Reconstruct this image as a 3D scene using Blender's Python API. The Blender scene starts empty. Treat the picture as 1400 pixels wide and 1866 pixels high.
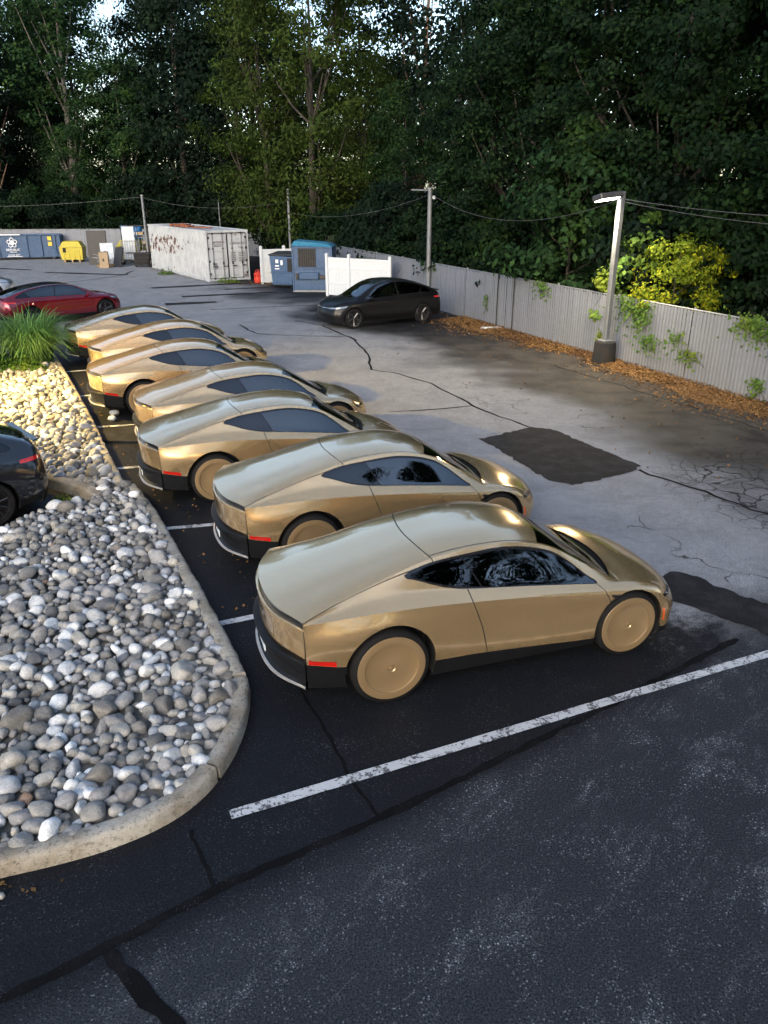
import bpy, math, random
import numpy as np
from mathutils import Vector, Matrix, noise as mnoise

scene = bpy.context.scene
COL = scene.collection
rad = math.radians

# ------------------------------------------------------------------ camera
cam_data = bpy.data.cameras.new('camera')
cam = bpy.data.objects.new('camera', cam_data)
COL.objects.link(cam)
cam.location = (0, 0, 4.7)
cam.rotation_euler = (rad(90 - 22.85), 0, 0)
cam_data.sensor_fit = 'VERTICAL'
cam_data.sensor_height = 36.0
cam_data.lens = 36.0 * 1400 / 1866
cam_data.clip_start = 0.1
cam_data.clip_end = 2000
scene.camera = cam

# ------------------------------------------------------------------ sky, sun, exposure
SUN_AZ, SUN_EL = 196.0, 20.0        # compass-like: degrees from +Y clockwise, degrees up
world = bpy.data.worlds.new('World')
scene.world = world
world.use_nodes = True
wn = world.node_tree
bg = wn.nodes['Background']
sky = wn.nodes.new('ShaderNodeTexSky')
sky.sky_type = 'NISHITA'
sky.sun_disc = False
sky.sun_elevation = rad(SUN_EL)
sky.sun_rotation = rad(SUN_AZ)
sky.altitude = 50
sky.air_density = 1.0
sky.dust_density = 1.5
sky.ozone_density = 1.0
wn.links.new(sky.outputs[0], bg.inputs[0])
bg.inputs[1].default_value = 0.15

sun_data = bpy.data.lights.new('sun', 'SUN')
sun_data.energy = 1.1
sun_data.angle = rad(55)
sun_data.color = (1.0, 0.95, 0.88)
sun = bpy.data.objects.new('sun', sun_data)
COL.objects.link(sun)
sd = Vector((math.sin(rad(SUN_AZ)) * math.cos(rad(SUN_EL)), math.cos(rad(SUN_AZ)) * math.cos(rad(SUN_EL)), math.sin(rad(SUN_EL))))
sun.rotation_euler = sd.to_track_quat('Z', 'Y').to_euler()
sun.location = sd * 60

vs = scene.view_settings
vs.view_transform = 'Standard'
vs.look = 'None'
vs.gamma = 1.0
vs.use_curve_mapping = False
vs.exposure = 1.3
scene.cycles.max_bounces = 5
scene.cycles.diffuse_bounces = 2
scene.cycles.glossy_bounces = 3
scene.cycles.transmission_bounces = 2
scene.cycles.transparent_max_bounces = 8
scene.cycles.use_adaptive_sampling = True
scene.cycles.adaptive_threshold = 0.05
scene.cycles.sample_clamp_indirect = 4.0
scene.cycles.caustics_reflective = False
scene.cycles.caustics_refractive = False
scene.cycles.use_denoising = True

# ------------------------------------------------------------------ node helpers
class NT:
    def __init__(s, name):
        s.m = bpy.data.materials.new(name)
        s.m.use_nodes = True
        s.t = s.m.node_tree
        s.t.nodes.clear()
        s.out = s.t.nodes.new('ShaderNodeOutputMaterial')
    def n(s, kind, **kw):
        nd = s.t.nodes.new('ShaderNode' + kind)
        for k, v in kw.items():
            setattr(nd, k, v)
        return nd
    def set(s, sock, v):
        if isinstance(v, bpy.types.NodeSocket):
            s.t.links.new(v, sock)
        elif isinstance(v, (tuple, list)):
            sock.default_value = tuple(v) + ((1.0,) if len(v) == 3 and len(sock.default_value) == 4 else ())
        else:
            sock.default_value = v
    def math(s, op, a, b=0.0, c=None, clamp=False):
        nd = s.n('Math', operation=op, use_clamp=clamp)
        s.set(nd.inputs[0], a); s.set(nd.inputs[1], b)
        if c is not None: s.set(nd.inputs[2], c)
        return nd.outputs[0]
    def mix(s, f, a, b):
        nd = s.n('Mix', data_type='RGBA')
        s.set(nd.inputs[0], f); s.set(nd.inputs[6], a); s.set(nd.inputs[7], b)
        return nd.outputs[2]
    def mul(s, a, b): 
        nd = s.n('Mix', data_type='RGBA', blend_type='MULTIPLY')
        nd.inputs[0].default_value = 1.0
        s.set(nd.inputs[6], a); s.set(nd.inputs[7], b)
        return nd.outputs[2]
    def step(s, x, lo, hi):
        nd = s.n('MapRange', interpolation_type='SMOOTHSTEP')
        s.set(nd.inputs[0], x); s.set(nd.inputs[1], lo); s.set(nd.inputs[2], hi)
        return nd.outputs[0]
    def lin(s, x, lo, hi, a, b):
        nd = s.n('MapRange')
        s.set(nd.inputs[0], x)
        for i, v in enumerate((lo, hi, a, b)): s.set(nd.inputs[i + 1], v)
        return nd.outputs[0]
    def coord(s, kind='Object'):
        return s.n('TexCoord').outputs[kind]
    def mapping(s, vec, scale=(1, 1, 1), rot=(0, 0, 0), loc=(0, 0, 0)):
        nd = s.n('Mapping')
        s.set(nd.inputs[0], vec)
        nd.inputs[1].default_value = loc; nd.inputs[2].default_value = rot; nd.inputs[3].default_value = scale
        return nd.outputs[0]
    def along(s, vec, angle, across, length):
        """coordinates drawn out along a heading: features 1/across wide and 1/length long"""
        nd = s.n('Mapping', vector_type='TEXTURE')
        s.set(nd.inputs[0], vec)
        nd.inputs[2].default_value = (0, 0, rad(angle - 90)); nd.inputs[3].default_value = (1 / across, 1 / length, 1)
        return nd.outputs[0]
    def noise(s, vec, scale, detail=4, rough=0.55, dist=0.0):
        nd = s.n('TexNoise')
        s.set(nd.inputs['Vector'], vec)
        nd.inputs['Scale'].default_value = scale; nd.inputs['Detail'].default_value = detail
        nd.inputs['Roughness'].default_value = rough; nd.inputs['Distortion'].default_value = dist
        return nd.outputs[0]
    def vor(s, vec, scale, feature='F1', out='Distance'):
        nd = s.n('TexVoronoi', feature=feature)
        s.set(nd.inputs['Vector'], vec)
        nd.inputs['Scale'].default_value = scale
        return nd.outputs[out]
    def sep(s, vec):
        nd = s.n('SeparateXYZ'); s.set(nd.inputs[0], vec); return nd.outputs
    def hsv(s, col, h=0.5, sat=1.0, v=1.0):
        nd = s.n('HueSaturation')
        s.set(nd.inputs['Hue'], h); s.set(nd.inputs['Saturation'], sat); s.set(nd.inputs['Value'], v); s.set(nd.inputs['Color'], col)
        return nd.outputs[0]
    def bump(s, h, strength=0.3, dist=0.01):
        nd = s.n('Bump')
        s.set(nd.inputs['Height'], h); nd.inputs['Strength'].default_value = strength; nd.inputs['Distance'].default_value = dist
        return nd.outputs[0]
    def bsdf(s, color, rough=0.5, metal=0.0, bump=None, coat=0.0, coat_rough=0.03, spec=0.5, **kw):
        p = s.n('BsdfPrincipled')
        s.set(p.inputs['Base Color'], color); s.set(p.inputs['Roughness'], rough); s.set(p.inputs['Metallic'], metal)
        s.set(p.inputs['Coat Weight'], coat); s.set(p.inputs['Coat Roughness'], coat_rough)
        s.set(p.inputs['Specular IOR Level'], spec)
        if bump is not None: s.set(p.inputs['Normal'], bump)
        for k, v in kw.items(): s.set(p.inputs[k], v)
        return p.outputs[0]
    def done(s, shader):
        s.t.links.new(shader, s.out.inputs[0])
        return s.m

def plain(name, col, rough=0.6, metal=0.0, var=0.18, scale=6.0, bump=0.0, bscale=60.0, coat=0.0, dirt=0.0, dirtcol=(0.05, 0.045, 0.04), spec=0.5):
    """A painted / moulded surface with uneven tone, roughness and light wear."""
    t = NT(name)
    c = t.coord()
    n1 = t.noise(c, scale, 5)
    n2 = t.noise(c, scale * 9, 4)
    k = t.lin(n1, 0.3, 0.7, 1 - var, 1 + var)
    col2 = t.hsv(tuple(col), v=k)
    if dirt > 0:
        d = t.math('MULTIPLY', t.step(t.math('ADD', t.math('MULTIPLY', n1, 0.6), t.math('MULTIPLY', n2, 0.4)), 0.5, 0.66), dirt)
        col2 = t.mix(d, col2, dirtcol)
    r = t.lin(n2, 0.3, 0.7, max(0.02, rough - 0.07), min(1, rough + 0.07))
    b = t.bump(t.noise(c, bscale, 3), bump, 0.01) if bump > 0 else None
    return t.done(t.bsdf(col2, r, metal, b, coat, spec=spec))

# ------------------------------------------------------------------ mesh helpers
def link(name, me, mat=None, parent=None):
    o = bpy.data.objects.new(name, me)
    COL.objects.link(o)
    if mat is not None and me is not None and not me.materials: me.materials.append(mat)
    if parent is not None: o.parent = parent
    return o

def tag(o, label, cat=None, group=None, kind=None):
    if label: o['label'] = label
    if cat: o['category'] = cat
    if group: o['group'] = group
    if kind: o['kind'] = kind
    return o

def empty(name, loc=(0, 0, 0), rz=0.0, label=None, cat=None, group=None):
    o = bpy.data.objects.new(name, None)
    o.empty_display_size = 0.3
    COL.objects.link(o)
    o.location = loc
    o.rotation_euler = (0, 0, rz)
    return tag(o, label, cat, group)

def copy_tree(o, parent=None):
    c = o.copy()
    COL.objects.link(c)
    c.parent = parent
    for ch in list(o.children):
        copy_tree(ch, c)
    return c

class MB:
    def __init__(s): s.v = []; s.f = []
    def add(s, vs, fs):
        b = len(s.v)
        s.v.extend([tuple(p) for p in vs]); s.f.extend([tuple(i + b for i in q) for q in fs])
        return s
    def box(s, c, d, b=0.0, M=None):
        """box centred at c, full size d, edges chamfered by b"""
        hx, hy, hz = d[0] / 2, d[1] / 2, d[2] / 2
        if b <= 0:
            vs = [(x * hx, y * hy, z * hz) for x in (-1, 1) for y in (-1, 1) for z in (-1, 1)]
            fs = [(0, 1, 3, 2), (4, 6, 7, 5), (0, 4, 5, 1), (2, 3, 7, 6), (0, 2, 6, 4), (1, 5, 7, 3)]
        else:
            b = min(b, hx * .9, hy * .9, hz * .9)
            vs = []; idx = {}
            for x in (-1, 1):
                for y in (-1, 1):
                    for z in (-1, 1):
                        for a in range(3):
                            p = [x * (hx - b), y * (hy - b), z * (hz - b)]
                            p[a] = (x * hx, y * hy, z * hz)[a]
                            idx[(x, y, z, a)] = len(vs); vs.append(tuple(p))
            fs = []
            for a in range(3):
                o1, o2 = [(1, 2), (2, 0), (0, 1)][a]
                for sg in (-1, 1):
                    q = []
                    for (m, n) in ((-1, -1), (1, -1), (1, 1), (-1, 1)):
                        k = [0, 0, 0]; k[a] = sg; k[o1] = m; k[o2] = n
                        q.append(idx[(k[0], k[1], k[2], a)])
                    fs.append(tuple(q if sg > 0 else q[::-1]))
            for a in range(3):          # edges along axis a
                o1, o2 = [(1, 2), (2, 0), (0, 1)][a]
                for m in (-1, 1):
                    for n in (-1, 1):
                        def I(sg, f):
                            k = [0, 0, 0]; k[a] = sg; k[o1] = m; k[o2] = n
                            return idx[(k[0], k[1], k[2], f)]
                        q = (I(-1, o1), I(1, o1), I(1, o2), I(-1, o2))
                        fs.append(q if m * n > 0 else q[::-1])
            for x in (-1, 1):
                for y in (-1, 1):
                    for z in (-1, 1):
                        q = (idx[(x, y, z, 0)], idx[(x, y, z, 1)], idx[(x, y, z, 2)])
                        fs.append(q if x * y * z > 0 else q[::-1])
        if M is not None: vs = [tuple(M @ Vector(p)) for p in vs]
        return s.add([(p[0] + c[0], p[1] + c[1], p[2] + c[2]) for p in vs], fs)
    def tube(s, pts, rs, n=8, cap=True):
        pts = [Vector(p) for p in pts]
        if not isinstance(rs, (list, tuple)): rs = [rs] * len(pts)
        rings = []
        up = None
        for i, p in enumerate(pts):
            d = (pts[min(i + 1, len(pts) - 1)] - pts[max(i - 1, 0)]).normalized()
            if up is None:
                up = Vector((0, 0, 1)) if abs(d.z) < 0.9 else Vector((1, 0, 0))
            a = d.cross(up).normalized(); bb = a.cross(d).normalized(); up = bb
            rings.append([p + (a * math.cos(2 * math.pi * k / n) + bb * math.sin(2 * math.pi * k / n)) * rs[i] for k in range(n)])
        vs = [q for r in rings for q in r]; fs = []
        for i in range(len(pts) - 1):
            for k in range(n):
                fs.append((i * n + k, i * n + (k + 1) % n, (i + 1) * n + (k + 1) % n, (i + 1) * n + k))
        if cap:
            fs.append(tuple(range(n - 1, -1, -1))); fs.append(tuple((len(pts) - 1) * n + k for k in range(n)))
        return s.add(vs, fs)
    def lathe(s, prof, n=32, M=None, close=False):
        """prof: (r, h) list turned about local Z"""
        vs = []; fs = []
        for r, h in prof:
            for k in range(n):
                a = 2 * math.pi * k / n
                vs.append((r * math.cos(a), r * math.sin(a), h))
        m = len(prof)
        for i in range(m - 1):
            for k in range(n):
                fs.append((i * n + k, i * n + (k + 1) % n, (i + 1) * n + (k + 1) % n, (i + 1) * n + k))
        if M is not None: vs = [tuple(M @ Vector(p)) for p in vs]
        return s.add(vs, fs)
    def prism(s, poly, z0, z1):
        n = len(poly)
        vs = [(p[0], p[1], z0) for p in poly] + [(p[0], p[1], z1) for p in poly]
        fs = [tuple(range(n - 1, -1, -1)), tuple(range(n, 2 * n))]
        fs += [(i, (i + 1) % n, n + (i + 1) % n, n + i) for i in range(n)]
        return s.add(vs, fs)
    def strip(s, pts, w, z):
        """flat ribbon along 2-D points"""
        L = []; R = []
        for i, p in enumerate(pts):
            a = pts[max(i - 1, 0)]; b = pts[min(i + 1, len(pts) - 1)]
            d = math.hypot(b[0] - a[0], b[1] - a[1]); nx, ny = -(b[1] - a[1]) / d, (b[0] - a[0]) / d
            ww = w[i] if isinstance(w, (list, tuple)) else w
            L.append((p[0] + nx * ww / 2, p[1] + ny * ww / 2, z)); R.append((p[0] - nx * ww / 2, p[1] - ny * ww / 2, z))
        n = len(pts)
        return s.add(R + L, [(i, i + 1, n + i + 1, n + i) for i in range(n - 1)])
    def mesh(s, name, smooth=None):
        me = bpy.data.meshes.new(name)
        me.from_pydata(s.v, [], s.f)
        me.update()
        if smooth is not None:
            me.polygons.foreach_set('use_smooth', [True] * len(me.polygons))
            if smooth < 179: me.set_sharp_from_angle(angle=rad(smooth))
        return me
    def build(s, name, mat, parent=None, smooth=None):
        return link(name, s.mesh(name, smooth), mat, parent)

def np_mesh(name, V, F, mat, smooth=None):
    """V (n,3) array, F (m,k) array of equal-sized faces"""
    me = bpy.data.meshes.new(name)
    V = np.asarray(V, dtype=np.float32); F = np.asarray(F, dtype=np.int32)
    me.vertices.add(len(V)); me.vertices.foreach_set('co', V.ravel())
    k = F.shape[1]
    me.loops.add(F.size); me.loops.foreach_set('vertex_index', F.ravel())
    me.polygons.add(len(F))
    me.polygons.foreach_set('loop_start', np.arange(0, F.size, k, dtype=np.int32))
    me.update(calc_edges=True)
    me.validate()
    if smooth is not None:
        me.polygons.foreach_set('use_smooth', [True] * len(me.polygons))
        if smooth < 179: me.set_sharp_from_angle(angle=rad(smooth))
    me.materials.append(mat)
    return me
# ------------------------------------------------------------------ materials
M = {}
CURB_N = (math.cos(rad(27)), math.sin(rad(27)))

def asphalt():
    t = NT('asphalt')
    c = t.coord()
    X = t.sep(c)
    x, y = X[0], X[1]
    s = t.math('ADD', t.math('MULTIPLY', x, CURB_N[0]), t.math('MULTIPLY', y, CURB_N[1]))
    q = t.math('ADD', t.math('MULTIPLY', x, -0.553), t.math('MULTIPLY_ADD', y, 0.833, -3.99))
    big = t.noise(c, 0.22, 3, 0.6)
    mid = t.noise(c, 1.1, 5, 0.66, 0.4)
    fine = t.noise(c, 9.0, 4, 0.7)
    grain = t.noise(c, 70.0, 2, 0.75)
    # wheel scuffs drawn out along the driving direction of the near apron
    sc = t.noise(t.along(c, 52, 2.6, 1.0), 1.0, 8, 0.80, 0.6)
    sc2 = t.noise(t.along(c, 24, 4.0, 0.8), 1.0, 3, 0.65, 0.6)
    # bare worn lane between the stalls and the fence
    s1 = t.math('ADD', s, t.math('MULTIPLY', t.math('SUBTRACT', mid, 0.5), 2.2))
    s2 = t.math('ADD', s, t.math('MULTIPLY', t.math('SUBTRACT', big, 0.5), 9.0))
    s1 = t.math('ADD', s1, t.math('MULTIPLY', t.math('SUBTRACT', fine, 0.5), 1.3))
    lane = t.math('MULTIPLY', t.step(s1, 6.25, 6.95), t.math('SUBTRACT', 1.0, t.step(s2, 10.2, 13.5)))
    far = t.step(t.math('ADD', y, t.math('MULTIPLY', big, 6.0)), 26.0, 33.0)
    farleft = t.math('MULTIPLY', far, t.math('SUBTRACT', 1.0, t.step(s2, 9.5, 12.5)))
    lane = t.math('MAXIMUM', lane, farleft)
    lane = t.math('MULTIPLY', lane, t.step(t.math('ADD', q, t.math('MULTIPLY', mid, 1.2)), 0.2, 1.6))
    lane = t.math('MULTIPLY', lane, t.lin(mid, 0.32, 0.68, 0.74, 1.06))
    lane = t.math('MULTIPLY', lane, t.lin(fine, 0.3, 0.7, 0.8, 1.12))
    apron = t.math('SUBTRACT', 1.0, t.step(q, -0.35, 0.05))
    wear = t.math('MULTIPLY', t.step(t.math('ADD', t.math('MULTIPLY', sc, 0.75), t.math('MULTIPLY', mid, 0.25)), 0.49, 0.62), t.lin(fine, 0.35, 0.65, 0.3, 1.0))
    wear2 = t.math('MULTIPLY', t.step(t.math('ADD', t.math('MULTIPLY', sc2, 0.6), t.math('MULTIPLY', mid, 0.4)), 0.5, 0.72), 0.5)
    scuff = t.math('ADD', t.math('MULTIPLY', apron, wear), t.math('MULTIPLY', wear2, 0.25))
    stripes = t.step(t.noise(t.along(c, 48, 22.0, 0.5), 1.0, 2, 0.6, 1.2), 0.6, 0.74)
    scuff = t.math('ADD', scuff, t.math('MULTIPLY', t.math('MULTIPLY', stripes, apron), t.math('MULTIPLY', t.step(mid, 0.44, 0.60), 0.7)))
    col = t.mix(t.math('MULTIPLY', t.math('MULTIPLY', scuff, t.step(grain, 0.40, 0.62)), 0.38, clamp=True), t.mix(apron, (0.0085, 0.0095, 0.012), (0.0245, 0.0265, 0.0315)), (0.16, 0.166, 0.178))
    col = t.mix(t.math('MINIMUM', lane, 1.0), col, (0.245, 0.247, 0.255))
    # fence-side strip mixed unevenly towards brown
    brown = t.math('MULTIPLY', t.step(s2, 10.8, 14.0), t.lin(mid, 0.35, 0.65, 0.25, 1.0))
    brown = t.math('MULTIPLY', brown, t.math('SUBTRACT', 1.0, t.step(y, 24.0, 30.0)))
    col = t.mix(t.math('MULTIPLY', brown, 0.65), col, (0.105, 0.092, 0.074))
    grime = t.math('MULTIPLY', t.step(mid, 0.56, 0.7), t.math('MULTIPLY', t.step(s, 8.0, 12.0), 0.5))
    col = t.mix(grime, col, (0.045, 0.042, 0.04))
    # pale aggregate showing through
    sp = t.vor(c, 44.0)
    spk = t.math('MULTIPLY', t.math('SUBTRACT', 1.0, t.step(sp, 0.16, 0.40)), t.step(t.noise(c, 41.0, 1), 0.44, 0.58))
    spk2 = t.math('MULTIPLY', t.math('SUBTRACT', 1.0, t.step(t.vor(c, 85.0), 0.16, 0.42)), 0.7)
    spk = t.math('MAXIMUM', spk, t.math('MULTIPLY', spk2, t.math('MULTIPLY', scuff, apron)))
    spamt = t.math('ADD', t.math('ADD', 0.12, t.math('MULTIPLY', apron, 0.22)), t.math('MULTIPLY', scuff, 1.2))
    spamt = t.math('MULTIPLY', spamt, t.lin(t.noise(c, 2.4, 3), 0.38, 0.62, 0.1, 1.3))
    col = t.mix(t.math('MULTIPLY', spk, spamt, clamp=True), col, (0.30, 0.31, 0.33))
    col = t.hsv(col, v=t.lin(grain, 0.30, 0.70, 0.12, 1.95))
    # cracks: a fine net all over the worn lane and an alligator patch at the right
    wv = t.n('VectorMath', operation='ADD')
    nz = t.n('TexNoise'); nz.inputs['Scale'].default_value = 1.3; nz.inputs['Detail'].default_value = 3
    t.set(nz.inputs['Vector'], c)
    sc_ = t.n('VectorMath', operation='SCALE'); t.set(sc_.inputs[0], nz.outputs[1]); sc_.inputs['Scale'].default_value = 0.9
    t.set(wv.inputs[0], c); t.set(wv.inputs[1], sc_.outputs[0])
    e1 = t.vor(wv.outputs[0], 0.42, 'DISTANCE_TO_EDGE')
    e2 = t.vor(wv.outputs[0], 2.6, 'DISTANCE_TO_EDGE')
    ck1 = t.math('MULTIPLY', t.math('SUBTRACT', 1.0, t.step(e1, 0.001, 0.006)), t.step(t.noise(c, 0.5, 2), 0.5, 0.58))
    dx = t.math('SUBTRACT', x, 6.9); dy = t.math('SUBTRACT', y, 12.2)
    rr = t.math('ADD', t.math('POWER', t.math('MULTIPLY', dx, 0.42), 2.0), t.math('POWER', t.math('MULTIPLY', dy, 0.30), 2.0))
    al = t.math('SUBTRACT', 1.0, t.step(t.math('ADD', rr, t.math('MULTIPLY', big, 0.7)), 0.5, 1.3))
    ck2 = t.math('MULTIPLY', t.math('SUBTRACT', 1.0, t.step(e2, 0.012, 0.06)), al)
    ck = t.math('MAXIMUM', t.math('MULTIPLY', ck1, 0.8), ck2)
    ck = t.math('MULTIPLY', ck, t.step(s, 5.5, 7.0))
    col = t.mix(ck, col, (0.012, 0.012, 0.012))
    col = t.mix(t.math('MULTIPLY', al, t.math('MULTIPLY', t.step(mid, 0.42, 0.6), 0.55)), col, (0.04, 0.04, 0.042))
    h = t.math('ADD', t.math('MULTIPLY', grain, 0.5), t.math('MULTIPLY', fine, 0.5))
    rough = t.lin(t.math('ADD', lane, t.math('MULTIPLY', scuff, 0.5)), 0.0, 1.0, 0.62, 0.9)
    return t.done(t.bsdf(col, rough, 0.0, t.bump(h, 0.55, 0.012), spec=0.12))
M['asphalt'] = asphalt()

def tar(name, c0, c1):
    t = NT(name); c = t.coord()
    n = t.noise(c, 3.0, 6, 0.65); g = t.noise(c, 90, 3)
    sp = t.math('MULTIPLY', t.math('SUBTRACT', 1.0, t.step(t.vor(c, 45.0), 0.08, 0.26)), t.step(t.noise(c, 3.1, 4), 0.5, 0.7))
    col = t.mix(t.step(n, 0.4, 0.7), c0, c1)
    col = t.mix(t.math('MULTIPLY', sp, 0.4), col, (0.2, 0.2, 0.2))
    col = t.hsv(col, v=t.lin(g, 0.3, 0.7, 0.7, 1.3))
    return t.done(t.bsdf(col, 0.8, 0, t.bump(g, 0.5, 0.01), spec=0.1))
M['patch'] = tar('fresh_asphalt', (0.016, 0.0155, 0.0165), (0.030, 0.030, 0.033))
M['seam'] = tar('tar_seam', (0.0035, 0.0035, 0.004), (0.008, 0.008, 0.009))

def paint_line():
    t = NT('worn_road_paint'); c = t.coord()
    n = t.noise(c, 5.0, 7, 0.7); f = t.noise(c, 34, 5, 0.7)
    wv = t.n('VectorMath', operation='ADD'); t.set(wv.inputs[0], c)
    nz = t.n('TexNoise'); nz.inputs['Scale'].default_value = 4; t.set(nz.inputs['Vector'], c)
    sc = t.n('VectorMath', operation='SCALE'); t.set(sc.inputs[0], nz.outputs[1]); sc.inputs['Scale'].default_value = 0.3
    t.set(wv.inputs[1], sc.outputs[0])
    e = t.vor(wv.outputs[0], 6.0, 'DISTANCE_TO_EDGE')
    crack = t.math('MULTIPLY', t.math('SUBTRACT', 1.0, t.step(e, 0.008, 0.03)), t.step(t.noise(c, 1.1, 3), 0.46, 0.58))
    worn = t.math('MAXIMUM', t.step(t.math('ADD', t.math('MULTIPLY', n, 0.55), t.math('MULTIPLY', f, 0.45)), 0.515, 0.545), crack)
    col = t.mix(f, (0.42, 0.43, 0.44), (0.58, 0.58, 0.58))
    col = t.mix(t.math('MULTIPLY', worn, 0.9), col, (0.035, 0.036, 0.042))
    return t.done(t.bsdf(col, 0.6, 0, t.bump(t.math('SUBTRACT', f, worn), 0.4, 0.006)))
M['paint'] = paint_line()

def concrete(name, base, dark, warm):
    t = NT(name); c = t.coord()
    n = t.noise(c, 2.2, 7, 0.65); f = t.noise(c, 24, 6, 0.7); g = t.noise(c, 120, 3)
    col = t.mix(t.step(n, 0.36, 0.66), base, warm)
    col = t.mix(t.math('MULTIPLY', t.step(f, 0.5, 0.68), 0.75), col, dark)
    pit = t.math('SUBTRACT', 1.0, t.step(t.vor(c, 38.0), 0.05, 0.22))
    col = t.mix(t.math('MULTIPLY', pit, 0.5), col, dark)
    col = t.hsv(col, v=t.lin(g, 0.3, 0.7, 0.82, 1.18))
    h = t.math('SUBTRACT', t.math('ADD', t.math('MULTIPLY', f, 0.6), t.math('MULTIPLY', g, 0.4)), pit)
    return t.done(t.bsdf(col, 0.9, 0, t.bump(h, 0.6, 0.012), spec=0.3))
M['curb'] = concrete('kerb_concrete', (0.36, 0.335, 0.29), (0.085, 0.075, 0.06), (0.22, 0.185, 0.14))
M['base_concrete'] = concrete('lamp_base_concrete', (0.016, 0.017, 0.019), (0.008, 0.008, 0.008), (0.024, 0.021, 0.017))
M['soil'] = concrete('soil', (0.10, 0.095, 0.085), (0.05, 0.045, 0.04), (0.13, 0.12, 0.10))
M['mulch'] = concrete('leaf_mulch', (0.17, 0.09, 0.035), (0.06, 0.035, 0.018), (0.26, 0.14, 0.05))
M['forest_floor'] = concrete('forest_floor', (0.02, 0.022, 0.014), (0.01, 0.01, 0.008), (0.035, 0.03, 0.018))

def stone(name, island):
    t = NT(name)
    if island:
        r = t.n('NewGeometry').outputs['Random Per Island']
    else:
        r = t.n('ObjectInfo').outputs['Random']
    ramp = t.n('ValToRGB')
    el = ramp.color_ramp.elements
    cols = [(0.0, (0.11, 0.108, 0.105)), (0.10, (0.17, 0.165, 0.155)), (0.28, (0.25, 0.24, 0.23)), (0.46, (0.15, 0.14, 0.125)),
            (0.56, (0.33, 0.31, 0.275)), (0.68, (0.22, 0.215, 0.215)), (0.74, (0.36, 0.37, 0.38)), (0.85, (0.50, 0.50, 0.49)), (0.95, (0.68, 0.67, 0.65)), (0.993, (0.26, 0.16, 0.10))]
    el[0].position = 0; el[0].color = cols[0][1] + (1,)
    el[1].position = cols[1][0]; el[1].color = cols[1][1] + (1,)
    for p, cc in cols[2:]:
        e = el.new(p); e.color = cc + (1,)
    ramp.color_ramp.interpolation = 'CONSTANT'
    t.set(ramp.inputs[0], r)
    gc = t.n('NewGeometry').outputs['Position']
    n = t.noise(gc, 9.0, 6, 0.65); f = t.noise(gc, 55, 5, 0.7)
    vein = t.step(t.math('ABSOLUTE', t.math('SUBTRACT', t.noise(gc, 14, 3, 0.5, 1.5), 0.5)), 0.0, 0.03)
    r2 = t.math('FRACT', t.math('MULTIPLY', r, 37.7))
    col = t.hsv(ramp.outputs[0], v=t.lin(r2, 0, 1, 0.95, 1.3))
    col = t.hsv(col, v=t.lin(n, 0.3, 0.7, 0.72, 1.25))
    col = t.hsv(col, v=t.lin(f, 0.3, 0.7, 0.70, 1.25))
    col = t.mix(t.math('MULTIPLY', t.step(n, 0.55, 0.7), t.math('MULTIPLY', t.step(r2, 0.3, 0.4), 0.45)), col, (0.17, 0.145, 0.115))
    col = t.mix(t.math('MULTIPLY', t.math('SUBTRACT', 1.0, vein), t.math('MULTIPLY', t.step(r2, 0.5, 0.55), 0.3)), col, (0.5, 0.48, 0.45))
    return t.done(t.bsdf(col, 0.75, 0, t.bump(t.math('ADD', n, t.math('MULTIPLY', f, 0.5)), 0.55, 0.025), spec=0.4))
M['stone'] = stone('river_stone', False)
M['stone_stuff'] = stone('river_stone_small', True)

def car_paint(name, col, metal=0.75, rough=0.32, coat=1.0, spec=0.5):
    t = NT(name); c = t.coord()
    n = t.noise(c, 3.0, 4)
    cc = tuple(col)
    r = rough
    cr = 0.02
    return t.done(t.bsdf(cc, r, metal, None, coat, cr, spec, **{'Coat IOR': 1.65}))
M['gold'] = car_paint('gold_metallic_paint', (0.72, 0.50, 0.26), 0.82, 0.22)
M['gold_satin'] = car_paint('gold_satin_cover', (0.37, 0.255, 0.135), 0.6, 0.34, 0.4)
M['black_car'] = car_paint('black_satin_paint', (0.004, 0.004, 0.0045), 0.0, 0.30, 0.04, 0.25)
M['black_gloss_car'] = car_paint('black_gloss_paint', (0.010, 0.011, 0.015), 0.3, 0.3, 1.0)
M['red_car'] = car_paint('dark_red_metallic_paint', (0.20, 0.004, 0.014), 0.7, 0.3, 1.0)
M['silver_car'] = car_paint('silver_metallic_paint', (0.55, 0.56, 0.57), 0.7, 0.3, 1.0)
M['white_car'] = car_paint('white_car_paint', (0.75, 0.76, 0.77), 0.0, 0.3, 1.0)

def glass(name, tint, ior, rough=0.0):
    t = NT(name)
    fr = t.n('Fresnel'); fr.inputs[0].default_value = ior
    tr = t.n('BsdfTransparent'); t.set(tr.inputs[0], tint)
    gl = t.n('BsdfGlossy'); gl.inputs['Roughness'].default_value = rough; t.set(gl.inputs['Color'], (1, 1, 1))
    mx = t.n('MixShader')
    t.set(mx.inputs[0], fr.outputs[0]); t.set(mx.inputs[1], tr.outputs[0]); t.set(mx.inputs[2], gl.outputs[0])
    return t.done(mx.outputs[0])
M['glass'] = glass('tinted_car_glass', (0.16, 0.175, 0.18), 2.2)
M['glass_screen'] = glass('windscreen_glass', (0.05, 0.055, 0.06), 1.9)
M['glass_dark'] = glass('dark_privacy_glass', (0.012, 0.013, 0.015), 1.8)
M['black_gloss'] = plain('black_gloss_trim', (0.012, 0.012, 0.014), 0.12, var=0.1)
M['black_plastic'] = plain('black_plastic', (0.006, 0.0065, 0.008), 0.5, var=0.15, bump=0.1, bscale=400, spec=0.2)
M['gap'] = plain('panel_gap_shadow', (0.006, 0.006, 0.006), 0.8)
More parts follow.
